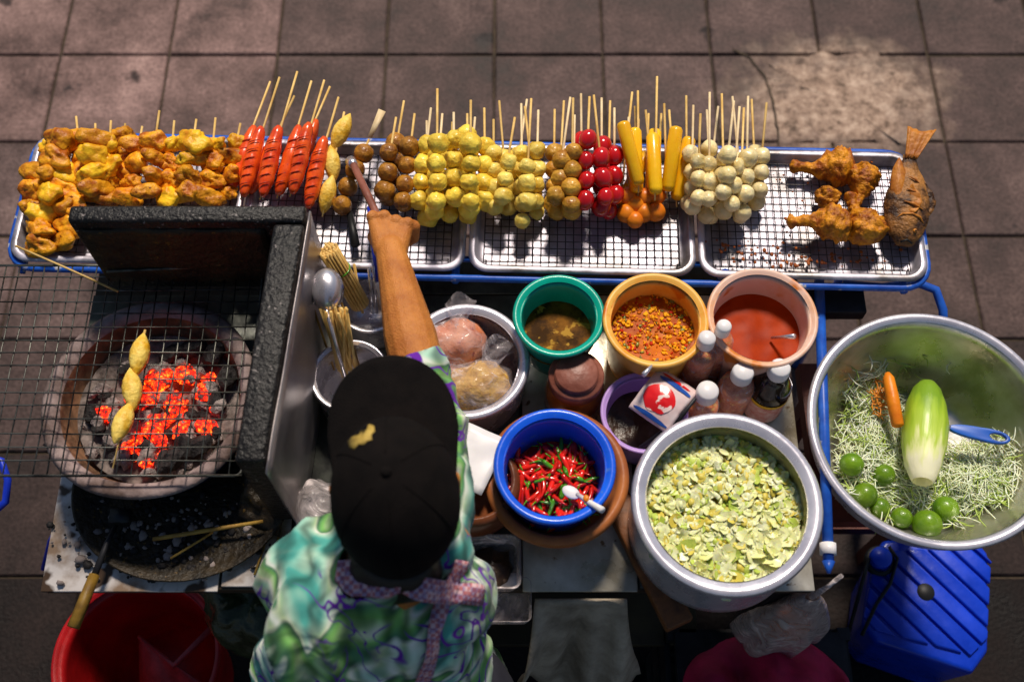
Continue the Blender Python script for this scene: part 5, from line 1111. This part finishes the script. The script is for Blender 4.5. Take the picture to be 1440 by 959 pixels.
cp(shR,elR,0.046,0.038); cp(elR,elR.lerp(wrR,0.3),0.040,0.041); cp(elR.lerp(wrR,0.3),elR.lerp(wrR,0.7),0.041,0.031); cp(elR.lerp(wrR,0.7),wrR,0.031,0.0245)
elL=Vector((shL.x-0.062,shL.y-0.03,0.86)); wrL=Vector((shL.x-0.02,shL.y+0.06,0.66)); cp(shL,elL,0.046,0.038); cp(elL,wrL,0.039,0.024)
def hand(wr, a, r, n, curl=True, mir=1):
    a=a.normalized(); r=(r-a*a.dot(r)).normalized()*mir; n=n.normalized(); Cc=wr+a*0.042
    for i in range(4):
        K=Cc+r*(-0.027+0.0188*i)+a*(0.022-0.0045*i*(i>1)-0.002*(i==0))+n*0.004
        cp(wr+r*(-0.010+0.007*i), K, 0.018,0.0100)
        if curl:
            ln=[0.9,1.0,0.95,0.78][i]; p1=K+a*0.013*ln-n*0.016; p2=p1-n*0.017*ln-a*0.012; p3=p2-a*0.016*ln+n*0.003
            cp(K,p1,0.0108,0.0100); cp(p1,p2,0.0100,0.0092); cp(p2,p3,0.0088,0.0075)
            cp(K+n*0.001,K+n*0.004,0.0112,0.0112)
        else:
            ln=[0.9,1.0,0.94,0.75][i]; p1=K+a*0.034*ln-n*0.006; p2=p1+a*0.020*ln-n*0.010; p3=p2+a*0.014*ln-n*0.012
            cp(K,p1,0.0105,0.0092); cp(p1,p2,0.0092,0.0085); cp(p2,p3,0.0085,0.0072)
    T0=wr+a*0.020-r*0.016-n*0.010; T1=T0+a*0.026-r*0.012-n*0.014; T2=T1+a*0.018+r*0.016-n*0.010; T3=T2+a*0.002+r*0.018-n*0.002
    cp(wr+a*0.01-r*0.008,T0,0.018,0.016); cp(T0,T1,0.015,0.0115); cp(T1,T2,0.0115,0.0098); cp(T2,T3,0.0098,0.008)
aR=(wrR-elR).normalized(); hand(wrR,aR+Vector((0.16,0,0.0)),Vector((1,0,-0.15)),Vector((0,0.15,1)))
hand(wrL,Vector((0.05,0.35,-0.9)),Vector((0.1,0.9,0.3)),Vector((-1,0,0)),False)
# bent little finger showing at the outer side of the fist
q=wrR+aR*0.052+Vector((0.026,0,0.0)); cp(q,q+Vector((0.020,0.002,-0.006)),0.0135,0.0120); cp(q+Vector((0.020,0.002,-0.006)),q+Vector((0.020,-0.010,-0.022)),0.0118,0.0095)
me=remesh(b,0.0024,2,'person_body'); me.materials.clear(); me.materials.append(M['skin'])
for p in me.polygons: p.use_smooth=True; p.material_index=0
body=link('body',me,per)
for s_ in (-1,1): MB().ball(L3(head+fw*0.083+sd*s_*0.028+upv*0.006),(0.012,0.006,0.008),14,10).build('eye','white',per)
# shirt
b=MB()
cp(shR,shL,0.062,0.070); cp(chest+Vector((.065,0,0)),chest-Vector((.065,0,0)),0.092,0.10); cp(chest,belly,0.125,0.142); cp(belly,hip,0.142,0.165); cp(hip,hip+Vector((0,0,-0.10)),0.165,0.180)
cp(neck-Vector((0,0,0.03)),neck+Vector((0.004,0.004,0.020)),0.074,0.062)
cp(shR,P(612,640,1.09),0.058,0.050); cp(P(612,640,1.09),elR,0.050,0.044); cp(elR,elR.lerp(wrR,0.25),0.0455,0.047); cp(shL,elL,0.070,0.062); cp(shL,shL+Vector((-0.01,-0.02,-0.06)),0.072,0.075); cp(elL,elL.lerp(wrL,0.3),0.066,0.062)
me=remesh(b,0.006,5,'shirt')
bm=bmesh.new(); bm.from_mesh(me)
def cut(co,no,near=None,rad=None):
    geom=[f for f in bm.faces if near is None or (f.calc_center_median()-near).length<rad]
    es=set(e for f in geom for e in f.edges); vs=set(v for f in geom for v in f.verts)
    bmesh.ops.bisect_plane(bm,geom=list(geom)+list(es)+list(vs),plane_co=co,plane_no=no,clear_outer=True)
sl=L3(elR.lerp(wrR,0.06)); cut(sl,((wrR-elR).normalized()+Vector((-0.35,0,0))).normalized(),sl,0.11)
s2=L3(elL.lerp(wrL,0.2)); cut(s2,(wrL-elL).normalized(),s2,0.12)
cut(L3(hip+Vector((0,0,-0.16))),Vector((0,0,-1))); nk=L3(neck+Vector((0,0.02,0.035))); cut(nk,Vector((0,0.1,1)),nk,0.065)
for v in bm.verts:      # folds
    q=v.co; n_=v.normal; v.co=q+n_*(0.010*noise.noise(Vector((q.x*9+q.z*5,q.y*9,q.z*4)))+0.013*(1-abs(noise.noise(Vector((q.x*15+2,q.y*11,q.z*8)))*3.0))-0.006+0.003*noise.noise(q*34))
bm.to_mesh(me); bm.free(); me.materials.clear(); me.materials.append(M['shirt'])
for p in me.polygons: p.use_smooth=True; p.material_index=0
sh=link('shirt',me,per); solid(sh,0.003,1)
# apron straps draped on the shirt back : follow the surface by ray casting
from mathutils.bvhtree import BVHTree
bvh=BVHTree.FromPolygons([v.co for v in me.vertices],[tuple(p.vertices) for p in me.polygons])
def drape(px_pts,w,name,lift=0.005,zt=1.5):
    pts=[]; lastz=1.13
    for x,y in px_pts:
        o_=L3(Vector((0,0,H))); d_=(P(x,y,1.0)-Vector((0,0,H))).normalized(); h=bvh.ray_cast(o_,d_)
        if name=='apron_strap' and w>0.028 and x<625: pts.append((L3(P(x,y,1.198-0.00035*abs(x-555))),Vector((0,-0.35,0.93))))
        elif h[0] is not None and h[0].z > 1.0-0.12: pts.append((h[0],h[1] if h[1].dot(d_)<0 else -h[1]))
        else: pts.append((L3(P(x,y,1.150)),Vector((0,-0.35,0.93))))
    if len(pts)<2: return
    fine=[]
    for (a,na),(c,nc) in zip(pts,pts[1:]):
        for k in range(5): fine.append((a.lerp(c,k/5),na.lerp(nc,k/5).normalized()))
    fine.append(pts[-1]); 
    for _ in range(3): fine=[fine[0]]+[((fine[i-1][0]+fine[i][0]*2+fine[i+1][0])/4,(fine[i-1][1]+fine[i][1]+fine[i+1][1]).normalized()) for i in range(1,len(fine)-1)]+[fine[-1]]
    vs=[]; nw=5
    for i,(p,n_) in enumerate(fine):
        d=(fine[min(i+1,len(fine)-1)][0]-fine[max(i-1,0)][0]).normalized(); s_=d.cross(n_).normalized()
        for k in range(nw):
            q=p+s_*w*(k/(nw-1)-.5); nr=bvh.find_nearest(q,0.05); 
            if nr[0] is not None and (nr[0]-q).length<0.018: q=nr[0]*0.85+q*0.15
            vs.append(q+n_*(lift+0.0012*math.sin(i*.9+k)))
    fs=[(i*nw+k,(i+1)*nw+k,(i+1)*nw+k+1,i*nw+k+1) for i in range(len(fine)-1) for k in range(nw-1)]
    solid(MB().add(vs,fs).build(name,'check',per),0.0025,0)
drape([(478,800),(505,806),(535,814),(570,822),(610,830),(645,836),(676,834)],0.030,'apron_strap',0.007)
drape([(646,785),(638,805),(628,840),(614,880),(600,920),(588,955),(580,985)],0.022,'apron_strap',0.010)

# trousers and sandals
b=MB()
for s_ in (-1,1):
    h=hip+Vector((s_*0.075,0,-0.03)); kn=Vector((hip.x+s_*0.085,0.25,0.42)); an=Vector((hip.x+s_*0.09,0.21,0.12)); cp(h,kn,0.095,0.068); cp(kn,an,0.068,0.052)
cp(hip+Vector((-.06,0,0)),hip+Vector((.06,0,0)),0.13,0.13)
me=remesh(b,0.008,4,'trousers'); me.materials.clear(); me.materials.append(M['trouser']); 
for p in me.polygons: p.use_smooth=True; p.material_index=0
link('trousers',me,per)
for s_ in (-1,1):
    b=MB().prism([(0.045*math.cos(a)*(1 if math.sin(a)<0 else 1.1),0.05+0.125*math.sin(a)) for a in [i*math.pi/12 for i in range(24)]],0.0,0.016); o=b.build('sandal','sandal',per,False); o.location=L3(Vector((hip.x+s_*0.09,0.205,0)))
# cap
capc=P(556,694,1.235); cap=bpy.data.objects.new('cap',None); C.objects.link(cap); cap.parent=per; cap.location=L3(capc)
cap.rotation_euler=Euler((R(4),R(0),R(6)),'XYZ'); cap.scale=(0.97,0.90,1.0)
def crown(u,v):
    a=v*2*math.pi; ph=u*math.pi/2*1.06
    r=math.sin(ph); x=0.0840*r*math.cos(a); y=0.112*r*math.sin(a)-0.006; z=0.120*max(-0.12,math.cos(ph))
    e=0.0016*abs(math.sin(3*a))**0.25*r      # six panels, slight seams
    return Vector((x*(1+e*6-0.008),y*(1+e*6-0.008),z+0.0015*noise.noise(Vector((x*30,y*30,z*30)))-0.004*(1-abs(math.sin(a)))*r*r))
cr_=MB().grid(crown,26,72).build('crown','capblack',cap)
b=MB()
for a_ in (90,32,148,212,270,328):
    a=R(a_); pts_=[]
    for k in range(4,27):
        u=k/26; ph=u*math.pi/2*1.06; p_=crown(u,a/(2*math.pi)); pts_.append(p_+Vector((math.sin(ph)*math.cos(a),math.sin(ph)*math.sin(a),math.cos(ph)))*0.0002)
    b.tube(pts_,0.0009,5)
b.build('seam','capblack',cap)
MB().ball((0,-0.004,0.1215),(0.007,0.007,0.0035),14,8).build('button','capblack',cap)
def brim(u,v):
    a=(v-.5)*math.pi*0.92; x0=0.078*math.sin(a); y0=0.088*math.cos(a)-0.010; x1=0.096*math.sin(a*0.90); y1=0.100+0.088*math.cos(a*1.0)**0.75 if math.cos(a)>0 else 0.1
    p0=Vector((x0,y0,-0.004)); x1=0.0890*math.sin(a); y1=0.040+0.172*max(0,math.cos(a))**0.5
    p1=Vector((x1,y1,0)); p=p0.lerp(p1,u); p.z=-0.006-0.022*(p.x/0.09)**2+0.004*math.sin(u*2)-0.012*u
    return p
solid(MB().grid(brim,14,40).build('brim','capblack',cap),0.003,0)
b=MB().tube([brim(1.0,v/40)+Vector((0,0,-0.0005)) for v in range(1,40)],0.0018,6); b.build('brim_edge','capblack',cap)
# small gold embroidered emblem on the front of the crown
bpy.context.view_layer.update()
cm_=(Matrix.Translation(capc)@Euler((R(4),0,R(6)),'XYZ').to_matrix().to_4x4()@Matrix.Diagonal((0.97,0.90,1.0,1.0))); cmi=cm_.inverted()
cb_=BVHTree.FromPolygons([v.co for v in cr_.data.vertices],[tuple(p.vertices) for p in cr_.data.polygons])
em=[(492,628),(490,620),(497,614),(505,612),(508,606),(515,604),(519,597),(526,599),(527,606),(522,611),(523,618),(516,620),(511,625),(504,624),(498,631)]
vs=[]
for x,y in em+[(509,615)]:
    o_=cmi@Vector((0,0,H)); d_=(cmi@P(x,y,1.0)-o_).normalized(); h=cb_.ray_cast(o_,d_)
    if h[0] is not None: vs.append(h[0]-d_*0.0015)
n=len(vs)-1
if n>5: solid(MB().add(vs,[(k,(k+1)%n,n) for k in range(n)]).build('emblem','gold',cap),0.0016,0)
# hair under the cap
MB().ball(L3(head-Vector((0,0.020,0.012))),(0.0765,0.090,0.088),28,18,0,0.05,30,4,Matrix.Rotation(R(-18),3,'X')).ball(L3(neck+Vector((0.012,-0.006,0.030))),(0.062,0.046,0.058),24,16,0,0.1,30,6).build('hair','hair',per)
# basting brush in the hand
ba=P(497,232,0.965); bc=wrR+aR*0.052-Vector((0.004,-0.004,0.018)); d=(bc-ba).normalized()
br_=thing('basting_brush',bc,'brown grey brush handle gripped in the vendor fist','brush'); 
MB().tube([ba-bc,(ba-bc)*0.5,Vector((0,0,0)),d*0.05],[0.0062,0.0070,0.006,0.005],10).build('handle','lidbrown',br_)
MB().tube([ba-bc,ba-bc-d*0.020+Vector((0,0,-0.012))],[0.0075,0.010],10).build('bristles','alu',br_)
# ---------------------------------------------------------------- light, sky, camera
sc_=bpy.context.scene
w=bpy.data.worlds.new('World'); sc_.world=w; w.use_nodes=True; t=w.node_tree; bg=t.nodes['Background']
sky=t.nodes.new('ShaderNodeTexSky'); sky.sky_type='NISHITA'; sky.sun_disc=False
EL,AZ=R(56),R(8)       # azimuth measured clockwise from +Y
sky.sun_elevation=EL; sky.sun_rotation=AZ; sky.air_density=1.0; sky.dust_density=0.4; sky.ozone_density=1.0
t.links.new(sky.outputs[0],bg.inputs[0]); bg.inputs[1].default_value=0.05
sd_=bpy.data.lights.new('sun','SUN'); sd_.energy=3.5; sd_.angle=R(10); sd_.color=(1.0,0.89,0.76)
so_=bpy.data.objects.new('sun',sd_); C.objects.link(so_)
dirv=Vector((math.sin(AZ)*math.cos(EL),math.cos(AZ)*math.cos(EL),math.sin(EL))); so_.rotation_mode='QUATERNION'; so_.rotation_quaternion=dirv.to_track_quat('Z','Y')
cd=bpy.data.cameras.new('camera'); cam=bpy.data.objects.new('camera',cd); C.objects.link(cam); cam.location=(0,0,H)
cd.sensor_width=36; cd.sensor_fit='HORIZONTAL'; cd.lens=36*FPX/1440; cd.clip_end=300; cam.rotation_euler=(math.pi/2-TH,0,0)
cd.dof.use_dof=True; cd.dof.focus_distance=1.93; cd.dof.aperture_fstop=2.8
sc_.camera=cam
sc_.view_settings.view_transform='Standard'; sc_.view_settings.look='None'; sc_.view_settings.exposure=0.22; sc_.view_settings.gamma=1
